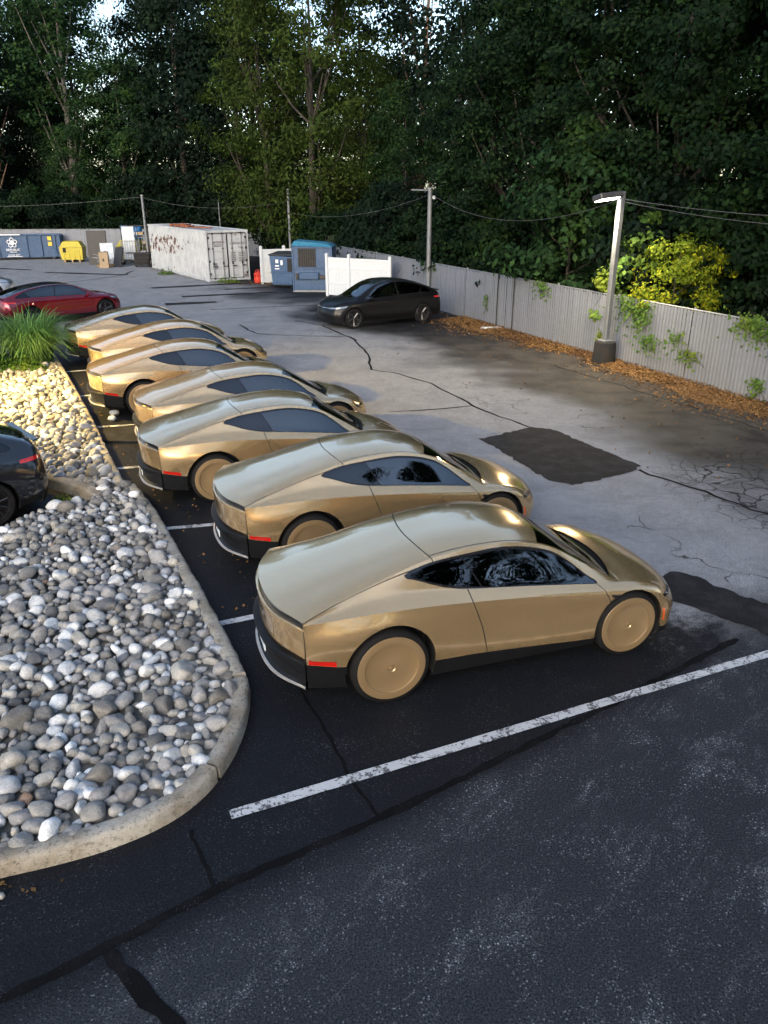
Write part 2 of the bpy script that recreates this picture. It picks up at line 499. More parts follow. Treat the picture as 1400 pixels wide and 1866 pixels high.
M['rubber'] = plain('tyre_rubber', (0.006, 0.006, 0.0065), 0.8, var=0.2, bump=0.2, bscale=200, dirt=0.06, dirtcol=(0.06, 0.057, 0.052), spec=0.2)
M['trim_light'] = plain('brushed_lip_trim', (0.42, 0.40, 0.38), 0.35, 0.6)
M['red_lens'] = plain('red_lens', (0.45, 0.012, 0.008), 0.18, coat=1.0)
M['orange_lens'] = plain('orange_lens', (0.62, 0.10, 0.02), 0.2, coat=1.0)
M['clear_lens'] = plain('headlamp_lens', (0.30, 0.32, 0.34), 0.1, 0.6, coat=1.0)
M['plate'] = plain('number_plate', (0.55, 0.60, 0.66), 0.4, var=0.25, scale=40)
M['seat_fabric'] = plain('seat_fabric', (0.11, 0.105, 0.10), 0.8, bump=0.2, bscale=300)
M['cabin'] = plain('cabin_plastic', (0.02, 0.02, 0.022), 0.7)
M['blue_cloth'] = plain('blue_cloth', (0.02, 0.05, 0.12), 0.85)
M['rim_dark'] = plain('dark_wheel_rim', (0.04, 0.04, 0.043), 0.3, 0.8)
M['rim_light'] = plain('worn_alloy_rim', (0.10, 0.10, 0.105), 0.3, 0.9)
M['pole_paint'] = plain('grey_pole_paint', (0.15, 0.16, 0.17), 0.5, 0.3, dirt=0.3)
M['lamp_head'] = plain('lamp_housing', (0.06, 0.06, 0.065), 0.5, 0.2)
M['cable'] = plain('cable_sheath', (0.06, 0.06, 0.06), 0.6)
M['vinyl'] = plain('white_vinyl', (0.50, 0.52, 0.54), 0.4, var=0.06, dirt=0.12, dirtcol=(0.35, 0.35, 0.33))
M['dumpster_blue'] = plain('dumpster_blue_paint', (0.018, 0.058, 0.135), 0.5, var=0.3, dirt=0.45, dirtcol=(0.05, 0.05, 0.055), bump=0.1)
M['lid_cyan'] = plain('faded_blue_plastic', (0.025, 0.15, 0.24), 0.6, var=0.2, dirt=0.2)
M['dumpster_black'] = plain('dumpster_black_plastic', (0.02, 0.022, 0.026), 0.6)  # black plastic of the small dumpster's lid
M['steel_dark'] = plain('dark_steel', (0.03, 0.03, 0.032), 0.5, 0.5, dirt=0.4, dirtcol=(0.09, 0.05, 0.03))
M['steel_grey'] = plain('grey_steel', (0.22, 0.23, 0.24), 0.5, 0.5, dirt=0.3)
M['yellow_plastic'] = plain('yellow_plastic', (0.42, 0.34, 0.03), 0.5, var=0.2, dirt=0.2)
M['blue_drum'] = plain('blue_drum_plastic', (0.02, 0.13, 0.32), 0.4, dirt=0.15)
M['white_mark'] = plain('white_marking', (0.78, 0.79, 0.80), 0.5, var=0.05)
M['yellow_mark'] = plain('yellow_marking', (0.62, 0.42, 0.03), 0.5)
M['grey_print'] = plain('grey_print', (0.16, 0.16, 0.17), 0.6)
M['maroon_print'] = plain('maroon_print', (0.10, 0.02, 0.04), 0.6)
M['cardboard'] = plain('cardboard', (0.30, 0.22, 0.14), 0.85, var=0.15)
M['black_board'] = plain('black_board', (0.012, 0.012, 0.014), 0.55, var=0.2)
M['pale_panel'] = plain('pale_panel', (0.45, 0.48, 0.52), 0.3)
M['wood'] = plain('pallet_wood', (0.30, 0.20, 0.10), 0.8, var=0.3, bump=0.3, bscale=40)
M['red_plastic'] = plain('red_plastic', (0.42, 0.03, 0.015), 0.5, var=0.15)

def container_paint():
    t = NT('container_white_paint'); c = t.coord()
    X = t.sep(c)
    n = t.noise(c, 1.4, 6, 0.65); f = t.noise(c, 11, 6, 0.72); run = t.noise(t.mapping(c, (9, 9, 0.9)), 1.0, 6, 0.65)
    col = t.mix(t.step(n, 0.35, 0.7), (0.44, 0.455, 0.47), (0.34, 0.355, 0.37))
    # rust blisters in a band at mid height towards the far end, with runs beneath
    band = t.math('MULTIPLY', t.step(X[2], 0.8, 1.3), t.math('SUBTRACT', 1.0, t.step(X[2], 1.9, 2.3)))
    band = t.math('MULTIPLY', band, t.step(X[0], 1.5, 5.0))
    rust = t.step(t.math('ADD', t.math('MULTIPLY', t.noise(t.mapping(c, (1.6, 1, 1.2)), 1.5, 7, 0.72), 1.0), t.math('MULTIPLY', band, 0.13)), 0.63, 0.665)
    runs = t.math('MULTIPLY', t.step(run, 0.58, 0.72), t.math('ADD', 0.12, t.math('MULTIPLY', band, 0.6)))
    col = t.mix(runs, col, (0.20, 0.15, 0.12))
    core = t.step(f, 0.45, 0.6)
    col = t.mix(rust, col, t.mix(core, (0.11, 0.045, 0.025), (0.03, 0.018, 0.013)))
    col = t.mix(t.math('MULTIPLY', t.step(f, 0.58, 0.7), 0.3), col, (0.3, 0.28, 0.26))
    return t.done(t.bsdf(col, t.lin(rust, 0, 1, 0.45, 0.9), 0, t.bump(f, 0.15, 0.01)))
M['container'] = container_paint()

def fence_mat(name, base):
    t = NT(name); c = t.coord()
    n = t.noise(t.mapping(c, (3, 3, 0.5)), 1.0, 6, 0.65); f = t.noise(c, 18, 5, 0.7); big = t.noise(c, 0.5, 4)
    r = t.n('NewGeometry').outputs['Random Per Island']
    col = t.hsv(tuple(base), v=t.lin(r, 0, 1, 0.94, 1.04))
    col = t.hsv(col, v=t.lin(n, 0.3, 0.7, 0.86, 1.1))
    col = t.mix(t.math('MULTIPLY', t.step(f, 0.52, 0.7), 0.35), col, (0.10, 0.10, 0.095))
    col = t.mix(t.math('MULTIPLY', t.step(big, 0.5, 0.7), 0.2), col, (0.14, 0.15, 0.12))
    return t.done(t.bsdf(col, 0.6, 0, t.bump(f, 0.15, 0.01)))
M['slat'] = fence_mat('grey_privacy_slat', (0.155, 0.168, 0.20))
M['wire'] = plain('galvanised_wire', (0.26, 0.275, 0.31), 0.6, 0.0)

def leaf(name, c0, c1, c2, trans=0.25):
    t = NT(name)
    r = t.n('NewGeometry').outputs['Random Per Island']
    pos = t.n('NewGeometry').outputs['Position']
    n = t.noise(pos, 0.55, 4, 0.6)
    col = t.mix(r, c0, c1)
    col = t.mix(t.step(n, 0.5, 0.66), col, c2)
    col = t.hsv(col, v=t.lin(t.math('FRACT', t.math('MULTIPLY', r, 17.3)), 0, 1, 0.6, 1.4))
    p = t.bsdf(col, 0.65, 0, None, spec=0.08)
    tl = t.n('BsdfTranslucent'); t.set(tl.inputs[0], t.hsv(col, v=1.3))
    mx = t.n('MixShader'); mx.inputs[0].default_value = trans
    t.set(mx.inputs[1], p); t.set(mx.inputs[2], tl.outputs[0])
    return t.done(mx.outputs[0])
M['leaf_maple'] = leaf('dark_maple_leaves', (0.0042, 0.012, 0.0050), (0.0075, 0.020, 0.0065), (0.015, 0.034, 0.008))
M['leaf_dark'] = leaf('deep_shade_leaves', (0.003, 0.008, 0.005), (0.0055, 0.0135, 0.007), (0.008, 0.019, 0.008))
M['leaf_olive'] = leaf('olive_leaves', (0.020, 0.038, 0.008), (0.042, 0.060, 0.012), (0.036, 0.064, 0.011), 0.35)
M['leaf_mid'] = leaf('mid_green_leaves', (0.010, 0.028, 0.011), (0.019, 0.045, 0.014), (0.030, 0.062, 0.014), 0.3)
M['leaf_yellow'] = leaf('yellow_leaves', (0.04, 0.095, 0.010), (0.34, 0.34, 0.018), (0.11, 0.16, 0.014), 0.4)
M['leaf_vine'] = leaf('vine_leaves', (0.05, 0.11, 0.025), (0.10, 0.16, 0.03), (0.12, 0.16, 0.02), 0.3)
M['leaf_dry'] = leaf('dry_fallen_leaves', (0.10, 0.055, 0.024), (0.23, 0.13, 0.05), (0.10, 0.055, 0.028), 0.05)
M['grass'] = leaf('ornamental_grass_blades', (0.08, 0.19, 0.055), (0.17, 0.27, 0.085), (0.11, 0.23, 0.06), 0.3)
M['ground_cover'] = leaf('ground_cover_leaves', (0.04, 0.10, 0.018), (0.075, 0.14, 0.022), (0.09, 0.14, 0.02), 0.3)

def bark(name, c0, c1):
    t = NT(name); c = t.coord()
    n = t.noise(t.mapping(c, (7, 7, 1.2)), 1.0, 7, 0.65); b = t.noise(c, 1.6, 5)
    col = t.mix(t.step(n, 0.35, 0.65), c0, c1)
    col = t.hsv(col, v=t.lin(b, 0.3, 0.7, 0.7, 1.25))
    return t.done(t.bsdf(col, 0.9, 0, t.bump(n, 0.8, 0.04), spec=0.2))
M['bark'] = bark('dark_bark', (0.035, 0.030, 0.026), (0.075, 0.065, 0.055))
M['bark_pale'] = bark('pale_bark', (0.085, 0.08, 0.07), (0.16, 0.15, 0.135))
M['bark_red'] = bark('red_brown_bark', (0.09, 0.055, 0.04), (0.16, 0.10, 0.075))

def emitter(name, col, strength):
    t = NT(name)
    e = t.n('Emission'); t.set(e.inputs[0], col); e.inputs[1].default_value = strength
    return t.done(e.outputs[0])
M['lamp_on'] = emitter('lit_lamp_lens', (1.0, 0.97, 0.92), 14.0)
# ------------------------------------------------------------------ car bodies: lofted shells cut into panels
def cr_eval(P, t):
    P = np.asarray(P, float); n = len(P)
    d = np.linalg.norm(np.diff(P, axis=0), axis=1) ** 0.5 + 1e-6
    sl = (P[1:] - P[:-1]) / d[:, None]
    T = np.zeros_like(P)
    T[1:-1] = (sl[:-1] * d[1:, None] + sl[1:] * d[:-1, None]) / (d[:-1] + d[1:])[:, None]
    T[0] = 2 * sl[0] - T[1]; T[-1] = 2 * sl[-1] - T[-2]
    i = np.clip(np.floor(t).astype(int), 0, n - 2); x = (t - i)[:, None]; h = d[i][:, None]
    return (2*x**3 - 3*x**2 + 1) * P[i] + (x**3 - 2*x**2 + x) * h * T[i] + (-2*x**3 + 3*x**2) * P[i+1] + (x**3 - x**2) * h * T[i+1]

def row_eval(P, sharp, kt):
    n = len(P); d = np.linalg.norm(np.diff(P, axis=0), axis=1) + 1e-6
    sl = (P[1:] - P[:-1]) / d[:, None]
    T = np.zeros_like(P)
    for k in range(1, n - 1): T[k] = (sl[k-1] * d[k] + sl[k] * d[k-1]) / (d[k-1] + d[k])
    T[0] = sl[0] * np.array([0, 1, 0]); T[0] /= max(1e-6, np.linalg.norm(T[0])); T[-1] = sl[-1]
    i = np.clip(np.floor(kt).astype(int), 0, n - 2); x = (kt - i)[:, None]; h = d[i][:, None]
    TL = T[i] * (1 - sharp[i])[:, None] + sl[i] * sharp[i][:, None]
    TR = T[i+1] * (1 - sharp[i+1])[:, None] + sl[i] * sharp[i+1][:, None]
    return (2*x**3 - 3*x**2 + 1) * P[i] + (x**3 - 2*x**2 + x) * h * TL + (-2*x**3 + 3*x**2) * P[i+1] + (x**3 - x**2) * h * TR

class Shell:
    """left half of a body as a dense quad net that can be cut along scalar fields"""
    def __init__(s, rows, sharp, ns=13, nk=9):
        K, S = len(rows), len(rows[0])
        ts = np.linspace(0, S - 1, (S - 1) * ns + 1); kt = np.linspace(0, K - 1, (K - 1) * nk + 1)
        C = np.stack([cr_eval(r, ts) for r in rows], 1); C[:, 0, 1] = 0
        G = np.zeros((len(ts), len(kt), 3))
        for a, t in enumerate(ts):
            sh = np.array([np.interp(t, range(S), sharp.get(k, [0] * S)) for k in range(K)])
            G[a] = row_eval(C[a], sh, kt)
        s.G, s.ts, s.kt = G, ts, kt
        m, n = len(ts), len(kt)
        s.P = [tuple(p) for p in G.reshape(-1, 3)]
        s.K = list(np.tile(kt, m)); s.T = list(np.repeat(ts, n))
        s.F = [(a*n + b, a*n + b + 1, (a+1)*n + b + 1, (a+1)*n + b) for a in range(m - 1) for b in range(n - 1)]
        p = [np.array(s.P[i]) for i in s.F[(m // 2) * (n - 1) + 2]]
        if np.cross(p[1] - p[0], p[2] - p[0])[2] < 0: s.F = [f[::-1] for f in s.F]
    def arr(s):
        P = np.array(s.P); return P[:, 0], P[:, 1], P[:, 2], np.array(s.K), np.array(s.T)
    def cut(s, field):
        val = field(*s.arr()); val = np.where(np.abs(val) < 1e-5, 0.0, val).tolist()
        new = {}; out = []
        for f in s.F:
            vv = [val[i] for i in f]
            if max(vv) <= 0 or min(vv) >= 0:
                out.append(f); continue
            pos, neg = [], []
            L = len(f)
            for q in range(L):
                i, j = f[q], f[(q + 1) % L]; a, b = val[i], val[j]
                if a >= 0: pos.append(i)
                if a <= 0: neg.append(i)
                if a * b < 0:
                    e = (min(i, j), max(i, j))
                    if e not in new:
                        x = val[e[0]] / (val[e[0]] - val[e[1]])
                        A, B = s.P[e[0]], s.P[e[1]]
                        new[e] = len(s.P)
                        s.P.append(tuple(A[c] + (B[c] - A[c]) * x for c in range(3)))
                        s.K.append(s.K[e[0]] + (s.K[e[1]] - s.K[e[0]]) * x); s.T.append(s.T[e[0]] + (s.T[e[1]] - s.T[e[0]]) * x)
                    pos.append(new[e]); neg.append(new[e])
            if len(pos) > 2: out.append(tuple(pos))
            if len(neg) > 2: out.append(tuple(neg))
        s.F = out
    def centres(s):
        P = np.array(s.P); K = np.array(s.K); T = np.array(s.T)
        c = np.array([P[list(f)].mean(0) for f in s.F]); k = np.array([K[list(f)].mean() for f in s.F]); t = np.array([T[list(f)].mean() for f in s.F])
        return c[:, 0], c[:, 1], c[:, 2], k, t
    def part(s, sel, name, mat, parent, side='both', inset=0.0, smooth=28, lip=0.0):
        F = [s.F[i] for i in np.nonzero(sel)[0]]
        if not F: return None
        used = sorted({i for f in F for i in f}); mp = {i: q for q, i in enumerate(used)}
        V = np.array([s.P[i] for i in used]); F = [tuple(mp[i] for i in f) for f in F]
        if inset:
            N = np.zeros_like(V)
            for f in F:
                n = np.cross(V[f[1]] - V[f[0]], V[f[2]] - V[f[0]])
                for i in f: N[i] += n
            N /= np.linalg.norm(N, axis=1)[:, None] + 1e-12
            V = V - N * inset
        if lip:          # turn the free edges inwards so that panels show a thickness
            cnt = {}
            for f in F:
                for q in range(len(f)):
                    e = (f[q], f[(q + 1) % len(f)]); cnt[e] = 1
            free = [e for e in cnt if (e[1], e[0]) not in cnt and (abs(V[e[0]][1]) > 1e-4 or abs(V[e[1]][1]) > 1e-4)]
            N = np.zeros_like(V)
            for f in F:
                n = np.cross(V[f[1]] - V[f[0]], V[f[2]] - V[f[0]])
                for i in f: N[i] += n
            N /= np.linalg.norm(N, axis=1)[:, None] + 1e-12
            ex = {}
            VV = list(V)
            for a, b in free:
                for i in (a, b):
                    if i not in ex: ex[i] = len(VV); VV.append(V[i] - N[i] * lip)
                F.append((b, a, ex[a], ex[b]))
            V = np.array(VV)
        objs = []
        if side == 'both':
            V2 = V * np.array([1, -1, 1]); n = len(V)
            idx = [i if abs(V[i][1]) < 1e-5 else i + n for i in range(n)]
            F2 = [tuple(idx[i] for i in f[::-1]) for f in F]
            mb = MB(); mb.v = [tuple(p) for p in V] + [tuple(p) for p in V2]; mb.f = F + F2
            me = mb.mesh(name, smooth)
            objs.append(link(name, me, mat, parent))
        else:
            for sg in (1, -1):
                mb = MB(); mb.v = [tuple(p * np.array([1, sg, 1])) for p in V]; mb.f = F if sg > 0 else [f[::-1] for f in F]
                objs.append(link(name, mb.mesh(name, smooth), mat, parent))
        return objs

def chaikin(P, n=2):
    for _ in range(n):
        Q = []
        for i in range(len(P)):
            a, b = P[i], P[(i + 1) % len(P)]
            Q += [(a[0]*.75 + b[0]*.25, a[1]*.75 + b[1]*.25), (a[0]*.25 + b[0]*.75, a[1]*.25 + b[1]*.75)]
        P = Q
    return P

def poly_sdf(x, y, poly):
    """signed distance, negative inside"""
    d = np.full(x.shape, 1e9); inside = np.zeros(x.shape, bool)
    n = len(poly)
    for i in range(n):
        ax, ay = poly[i]; bx, by = poly[(i + 1) % n]
        ex, ey = bx - ax, by - ay
        t = np.clip(((x - ax) * ex + (y - ay) * ey) / (ex*ex + ey*ey + 1e-12), 0, 1)
        d = np.minimum(d, (x - ax - t*ex)**2 + (y - ay - t*ey)**2)
        c = ((ay > y) != (by > y)) & (x < (bx - ax) * (y - ay) / (by - ay + 1e-12) + ax)
        inside ^= c
    return np.where(inside, -1, 1) * np.sqrt(d)

KS = 0.22       # metres per row step, for distances in (u, row) space

def wheel_parts(parent, u, side, R, width, track, disc, kind='cover'):
    """side +1 left, -1 right; axis along local y"""
    w = empty('wheel', (u, side * track, R)); w.parent = parent
    Mx = Matrix.Rotation(rad(-90 * side), 4, 'X')          # local +z -> outwards
    h = width / 2
    t = MB().lathe([(disc*.93, -h*.9), (R*.86, -h), (R*.97, -h*.86), (R, -h*.55), (R, h*.55), (R*.975, h*.84), (R*.93, h*.97), (R*.86, h), (disc*1.03, h*.93), (disc*.97, h*.8), (disc*.96, -h*.6)], 48, Mx)
    t.build('tyre', M['rubber'], w, 40)
    if kind == 'cover':
        c = MB().lathe([(disc, h*.80), (disc*1.005, h*.93), (disc*.985, h*1.02), (disc*.80, h*1.08), (disc*.775, h*1.06), (disc*.765, h*.95), (disc*.74, h*.92), (disc*.3, h*.97), (disc*.115, h*.99), (disc*.10, h*.93), (disc*.06, h*.86), (0.0005, h*.84)], 56, Mx)
        c.build('wheel_cover', M['gold_satin'], w, 35)
        MB().lathe([(disc*.085, h*.88), (disc*.075, h*.965), (disc*.04, h*1.0), (.0005, h*1.005)], 20, Mx).build('hub_cap', M['gold_satin'], w, 50)
    else:
        b = MB().lathe([(disc*.97, -h*.2), (disc*.2, -h*.1), (.001, -h*.1)], 32, Mx)
        b.build('brake_disc', M['steel_dark'], w, 30)
        r = MB().lathe([(disc*.95, -h*.3), (disc*.97, h*.8), (disc*1.02, h*.97), (disc*1.0, h*1.02), (disc*.93, h*.98), (disc*.90, h*.75), (disc*.89, -h*.3)], 40, Mx)
        n = 5 if kind == 'five' else 10
        for k in range(n):
            a = 2 * math.pi * k / n + .3
            for q in ((-.09, .09) if kind == 'five' else (0,)):
                p0 = Mx @ Vector((disc*.10*math.cos(a), disc*.10*math.sin(a), h*.62))
                p1 = Mx @ Vector((disc*.55*math.cos(a+q*.6), disc*.55*math.sin(a+q*.6), h*.72))
                p2 = Mx @ Vector((disc*.94*math.cos(a+q), disc*.94*math.sin(a+q), h*.88))
                r.tube([p0, p1, p2], [disc*.085, disc*.06, disc*.055], 6)
        r.lathe([(disc*.16, h*.5), (disc*.16, h*.78), (disc*.1, h*.84), (.001, h*.85)], 20, Mx)
        r.build('rim', M['rim_light' if kind == 'five' else 'rim_dark'], w, 35)
    return w

def liner(parent, u, w0, R, side, v0, v1):
    m = MB()
    n = 18; vs = []; fs = []
    for k in range(n + 1):
        a = math.pi * (-0.12 + 1.24 * k / n)
        for v in (v0, v1): vs.append((u + R*math.cos(a), side * v, w0 + R*math.sin(a)))
    c = len(vs); vs.append((u, side * v0, w0))
    for k in range(n):
        fs.append((2*k, 2*k+1, 2*k+3, 2*k+2)); fs.append((2*k, 2*k+2, c))
    m.add(vs, fs).build('wheel_arch_liner', M['gap'], parent, 40)

def cabin(parent, zf, seats, roof_clear, dash_u, right_first=True):
    for (u, v) in seats:
        m = MB()
        m.box((u, v, zf + .12), (.52, .50, .16), .05)
        m.box((u - .30, v, zf + .42), (.15, .48, .62), .06, Matrix.Rotation(rad(-16), 4, 'Y'))
        m.box((u - .42, v, zf + .79), (.10, .26, .17), .04, Matrix.Rotation(rad(-14), 4, 'Y'))
        m.build('seat', M['seat_fabric'], parent, 40)
    m = MB(); m.box((dash_u, 0, zf + .38), (.34, 1.30, .16), .05)
    m.box((dash_u - .18, 0, zf + .52), (.03, .40, .25), .01)
    m.build('dashboard', M['cabin'], parent, 40)

# ---- the gold two-seat coupe ------------------------------------------------
GK0 = [(-1.03,0,1.04),(-.62,0,1.155),(-.22,0,1.25),(.15,0,1.34),(.5,0,1.42),(.95,0,1.478),(1.4,0,1.482),(1.85,0,1.385),(2.22,0,1.165),(2.6,0,.962),(2.92,0,.892),(3.18,0,.815),(3.4,0,.715),(3.52,0,.615),(3.57,0,.47),(3.5,0,.2)]
GK2 = [(-.79,.845,1.025),(-.5,.754,1.095),(-.2,.683,1.175),(.15,.635,1.278),(.5,.600,1.36),(.97,.582,1.418),(1.42,.580,1.415),(1.85,.600,1.31),(2.25,.652,1.083),(2.6,.711,.885),(2.88,.735,.845),(3.1,.745,.775),(3.25,.75,.69),(3.34,.759,.58),(3.37,.778,.45),(3.31,.764,.2)]
GK3 = [(-.79,.848,1.02),(-.5,.783,1.055),(-.2,.759,1.09),(.15,.75,1.12),(.5,.759,1.11),(.95,.783,1.075),(1.4,.788,1.03),(1.85,.793,.975),(2.25,.793,.915),(2.6,.797,.865),(2.87,.817,.83),(3.09,.821,.765),(3.2,.821,.68),(3.27,.826,.575),(3.3,.836,.45),(3.26,.831,.2)]
GK4 = [(-.79,.85,1.01),(-.5,.853,1.005),(-.2,.863,1.015),(.15,.876,1.015),(.5,.881,1.005),(.95,.883,.975),(1.4,.879,.935),(1.85,.874,.89),(2.25,.869,.85),(2.6,.874,.82),(2.86,.879,.79),(3.07,.874,.72),(3.17,.864,.65),(3.22,.864,.56),(3.25,.864,.45),(3.22,.85,.2)]
GK5 = [(-.785,.869,.84),(-.5,.902,.86),(-.2,.915,.87),(.15,.912,.86),(.5,.902,.79),(.95,.888,.71),(1.4,.883,.67),(1.85,.886,.65),(2.25,.89,.65),(2.6,.898,.67),(2.84,.898,.66),(3.04,.89,.6),(3.13,.883,.55),(3.17,.879,.5),(3.2,.874,.42),(3.18,.859,.2)]
GK6 = [(-.78,.874,.6),(-.5,.893,.53),(-.2,.902,.48),(.15,.905,.43),(.5,.9,.4),(.95,.893,.385),(1.4,.893,.36),(1.85,.896,.33),(2.25,.898,.305),(2.6,.898,.3),(2.82,.895,.31),(3.02,.886,.33),(3.1,.879,.33),(3.13,.874,.33),(3.16,.869,.31),(3.15,.855,.19)]
GK7 = [(-.77,.855,.33),(-.5,.859,.28),(-.2,.864,.24),(.15,.864,.22),(.5,.864,.21),(.95,.864,.21),(1.4,.864,.21),(1.85,.864,.21),(2.25,.864,.21),(2.6,.864,.21),(2.8,.859,.21),(2.98,.859,.2),(3.06,.85,.2),(3.1,.845,.2),(3.13,.84,.2),(3.1,.831,.17)]
for _r in (GK0, GK2, GK3, GK4, GK5, GK6, GK7):      # an extra station so that screen and bonnet meet at a crisp line
    _a, _b = _r[9], _r[10]
    _r.insert(10, tuple(_a[c] + (_b[c] - _a[c]) * .22 for c in range(3)))
GK0[9] = (2.57, 0, .938); GK0[10] = (2.67, 0, .908); GK0[11] = (2.93, 0, .882)
GK1 = [(p[0] + (q[0]-p[0])*.24, q[1]*.55, p[2] + (q[2]-p[2])*.17) for p, q in zip(GK0, GK2)]

def make_coupe():
    root = empty('gold_coupe')
    sh = Shell([GK0, GK1, GK2, GK3, GK4, GK5, GK6, GK7], {2: [.9, .4, .3, .5, .75, .8, .8, .8, .7, .4] + [.1]*7, 3: [0, .1, .2, .5, .9, .95, .95, .95, .8, .3] + [0]*7, 4: [1, 1, 1, 1, 1, .9, .7, .5, .3, .1] + [0]*7})
    win = chaikin([(.25, 2.31), (.34, 2.22), (.5, 2.18), (.66, 2.19), (.9, 2.2), (1.24, 2.17), (1.49, 2.17), (1.72, 2.17), (1.93, 2.19), (2.12, 2.36), (2.27, 2.7), (2.36, 2.93), (2.28, 2.99), (1.9, 3.02), (1.56, 3.02), (1.0, 2.98), (.68, 2.9), (.51, 2.74), (.38, 2.52)], 1)
    winp = [(a, b * KS) for a, b in win]
    g = .0055
    f_win = lambda u, v, w, k, t: poly_sdf(u, k * KS, winp)
    f_pil = lambda u, v, w, k, t: u - (.865 + .165 * (k - 2.2) / .8)
    f_arr = lambda u, v, w, k, t: np.hypot(u - .05, w - .42) - .462 + (k < 3.3) * 9
    f_arf = lambda u, v, w, k, t: np.hypot(u - 2.735, w - .375) - .425 + (k < 3.0) * 9
    f_hat = lambda u, v, w, k, t: (k - np.interp(u, [-.8, -.45, 0., .3, .57], [2.0, 2.0, 2.12, 2.16, 2.16])) * KS
    f_tra = lambda u, v, w, k, t: u - (.46 + .10 * (v / .6) ** 2)
    f_roo = lambda u, v, w, k, t: (k - np.interp(u, [.5, .9, 1.3, 1.7], [1.82, 1.86, 1.9, 1.9])) * KS
    f_wst = lambda u, v, w, k, t: u - (1.86 - .13 * (v / .55) ** 2)
    f_wsb = lambda u, v, w, k, t: u - (2.63 - .12 * (v / .70) ** 2)
    f_wss = lambda u, v, w, k, t: (k - 1.9) * KS
    f_cow = lambda u, v, w, k, t: u - (2.74 - .18 * (v / .70) ** 2)
    f_hoo = lambda u, v, w, k, t: (k - 1.95) * KS
    f_drr = lambda u, v, w, k, t: u - np.interp(k, [2.9, 3, 4, 5.1, 6.0], [.86, .87, .895, 1.01, 1.075])
    f_drf = lambda u, v, w, k, t: u - np.interp(k, [2.9, 3, 4.3, 5, 6], [2.33, 2.34, 2.43, 2.5, 2.62])
    f_sil = lambda u, v, w, k, t: (k - 6.0) * KS
    f_ref = lambda u, v, w, k, t: np.maximum(np.abs(k - 5.9) - .085, (np.abs(u + .625) - .13) / KS) * KS
    f_hea = lambda u, v, w, k, t: np.maximum(np.abs(w - (.655 - .03*(v < .5))) - .021, np.abs(v - .765) - .105) + (u < 3.05) * 9
    f_ora = lambda u, v, w, k, t: np.maximum(np.abs(np.hypot(u - 2.735, w - .375) - .452) - .014, np.abs(w - .43) - .075) + (u < 2.9) * 9 + (k < 3) * 9
    for f in (f_arr, f_arf, f_win, lambda *a: f_win(*a) - .016, lambda *a: f_pil(*a) - .007, lambda *a: f_pil(*a) + .007,
              lambda *a: f_hat(*a) - g, lambda *a: f_hat(*a) + g, lambda *a: f_tra(*a) - g, lambda *a: f_tra(*a) + g,
              lambda *a: f_roo(*a) - g*.7, lambda *a: f_roo(*a) + g*.7, f_wst, f_wsb, f_wss, f_cow, lambda *a: f_hoo(*a) - g*.6, lambda *a: f_hoo(*a) + g*.6,
              lambda *a: f_drr(*a) - g, lambda *a: f_drr(*a) + g, lambda *a: f_drf(*a) - g, lambda *a: f_drf(*a) + g, f_sil, f_ref, f_hea, f_ora):
        sh.cut(f)
    a = sh.centres(); u, v, w, k, t = a
    left = np.ones(len(u), bool)
    def take(mask):
        nonlocal left
        r = mask & left; left = left & ~mask; return r
    take((f_arr(*a) < 0) | (f_arf(*a) < 0))
    inw = f_win(*a) < 0
    qw = take(inw & (f_pil(*a) < -.007)); dw = take(inw & (f_pil(*a) > .007))
    tr = take(f_win(*a) < .016)
    hea = take(f_hea(*a) < 0); ora = take(f_ora(*a) < 0); ref = take(f_ref(*a) < 0)
    ws = take((f_wss(*a) < 0) & (f_wst(*a) > 0) & (f_wsb(*a) < 0))
    cow = take((k < 2.0) & (f_wsb(*a) > 0) & (f_cow(*a) < 0))
    gaps = ((np.abs(f_hat(*a)) < g) & (u < .56)) | ((np.abs(f_tra(*a)) < g) & (k < 2.16)) | ((np.abs(f_roo(*a)) < g*.7) & (f_tra(*a) > 0) & (f_wst(*a) < 0.0)) \
        | ((np.abs(f_drr(*a)) < g) & (k > 2.9) & (k < 6)) | ((np.abs(f_drf(*a)) < g) & (k > 2.9) & (k < 6))
    gp = take(gaps)
    hatch = take((f_hat(*a) < 0) & (f_tra(*a) < 0))
    roof = take((f_roo(*a) < 0) & (f_tra(*a) > 0) & (f_wst(*a) < 0))
    hood = take((f_hoo(*a) < 0) & (f_cow(*a) > 0) & (t < 13.9))
    door = take((f_drr(*a) > 0) & (f_drf(*a) < 0) & (k > 2.85) & (k < 6))
    sill = take((k > 6) & (u > .05) & (u < 2.75)); rb = take((k > 6) & (u <= .05)); fb = take((k > 6) & (u >= 2.75))
    fb2 = take((w < .27) & (u > 3.0))
    body = take(left)
    sh.part(body, 'body', M['gold'], root, lip=.02)
    hb = sh.part(hatch, 'rear_hatch', M['gold'], root, lip=.006)[0]
    sh.part(roof, 'roof_panel', M['gold'], root)
    sh.part(hood, 'bonnet', M['gold'], root)
    dl = sh.part(door, 'door', M['gold'], root, 'pair')
    sh.part(ws, 'windscreen', M['glass_screen'], root, inset=.004)
    sh.part(cow, 'cowl', M['black_gloss'], root, inset=.012)
    for i, o in enumerate(sh.part(dw, 'door_window', M['glass'], root, 'pair', inset=.004)): o.parent = dl[i]
    qs = sh.part(qw, 'quarter_window', M['glass_dark'], root, 'pair', inset=.004)
    sh.part(tr, 'window_trim', M['black_gloss'], root, 'pair', inset=.001)
    for o_ in sh.part(gp, 'panel_gap', M['gap'], root, inset=.004): tag(o_, None, kind='stuff')
    sh.part(sill, 'sill', M['black_plastic'], root, 'pair')
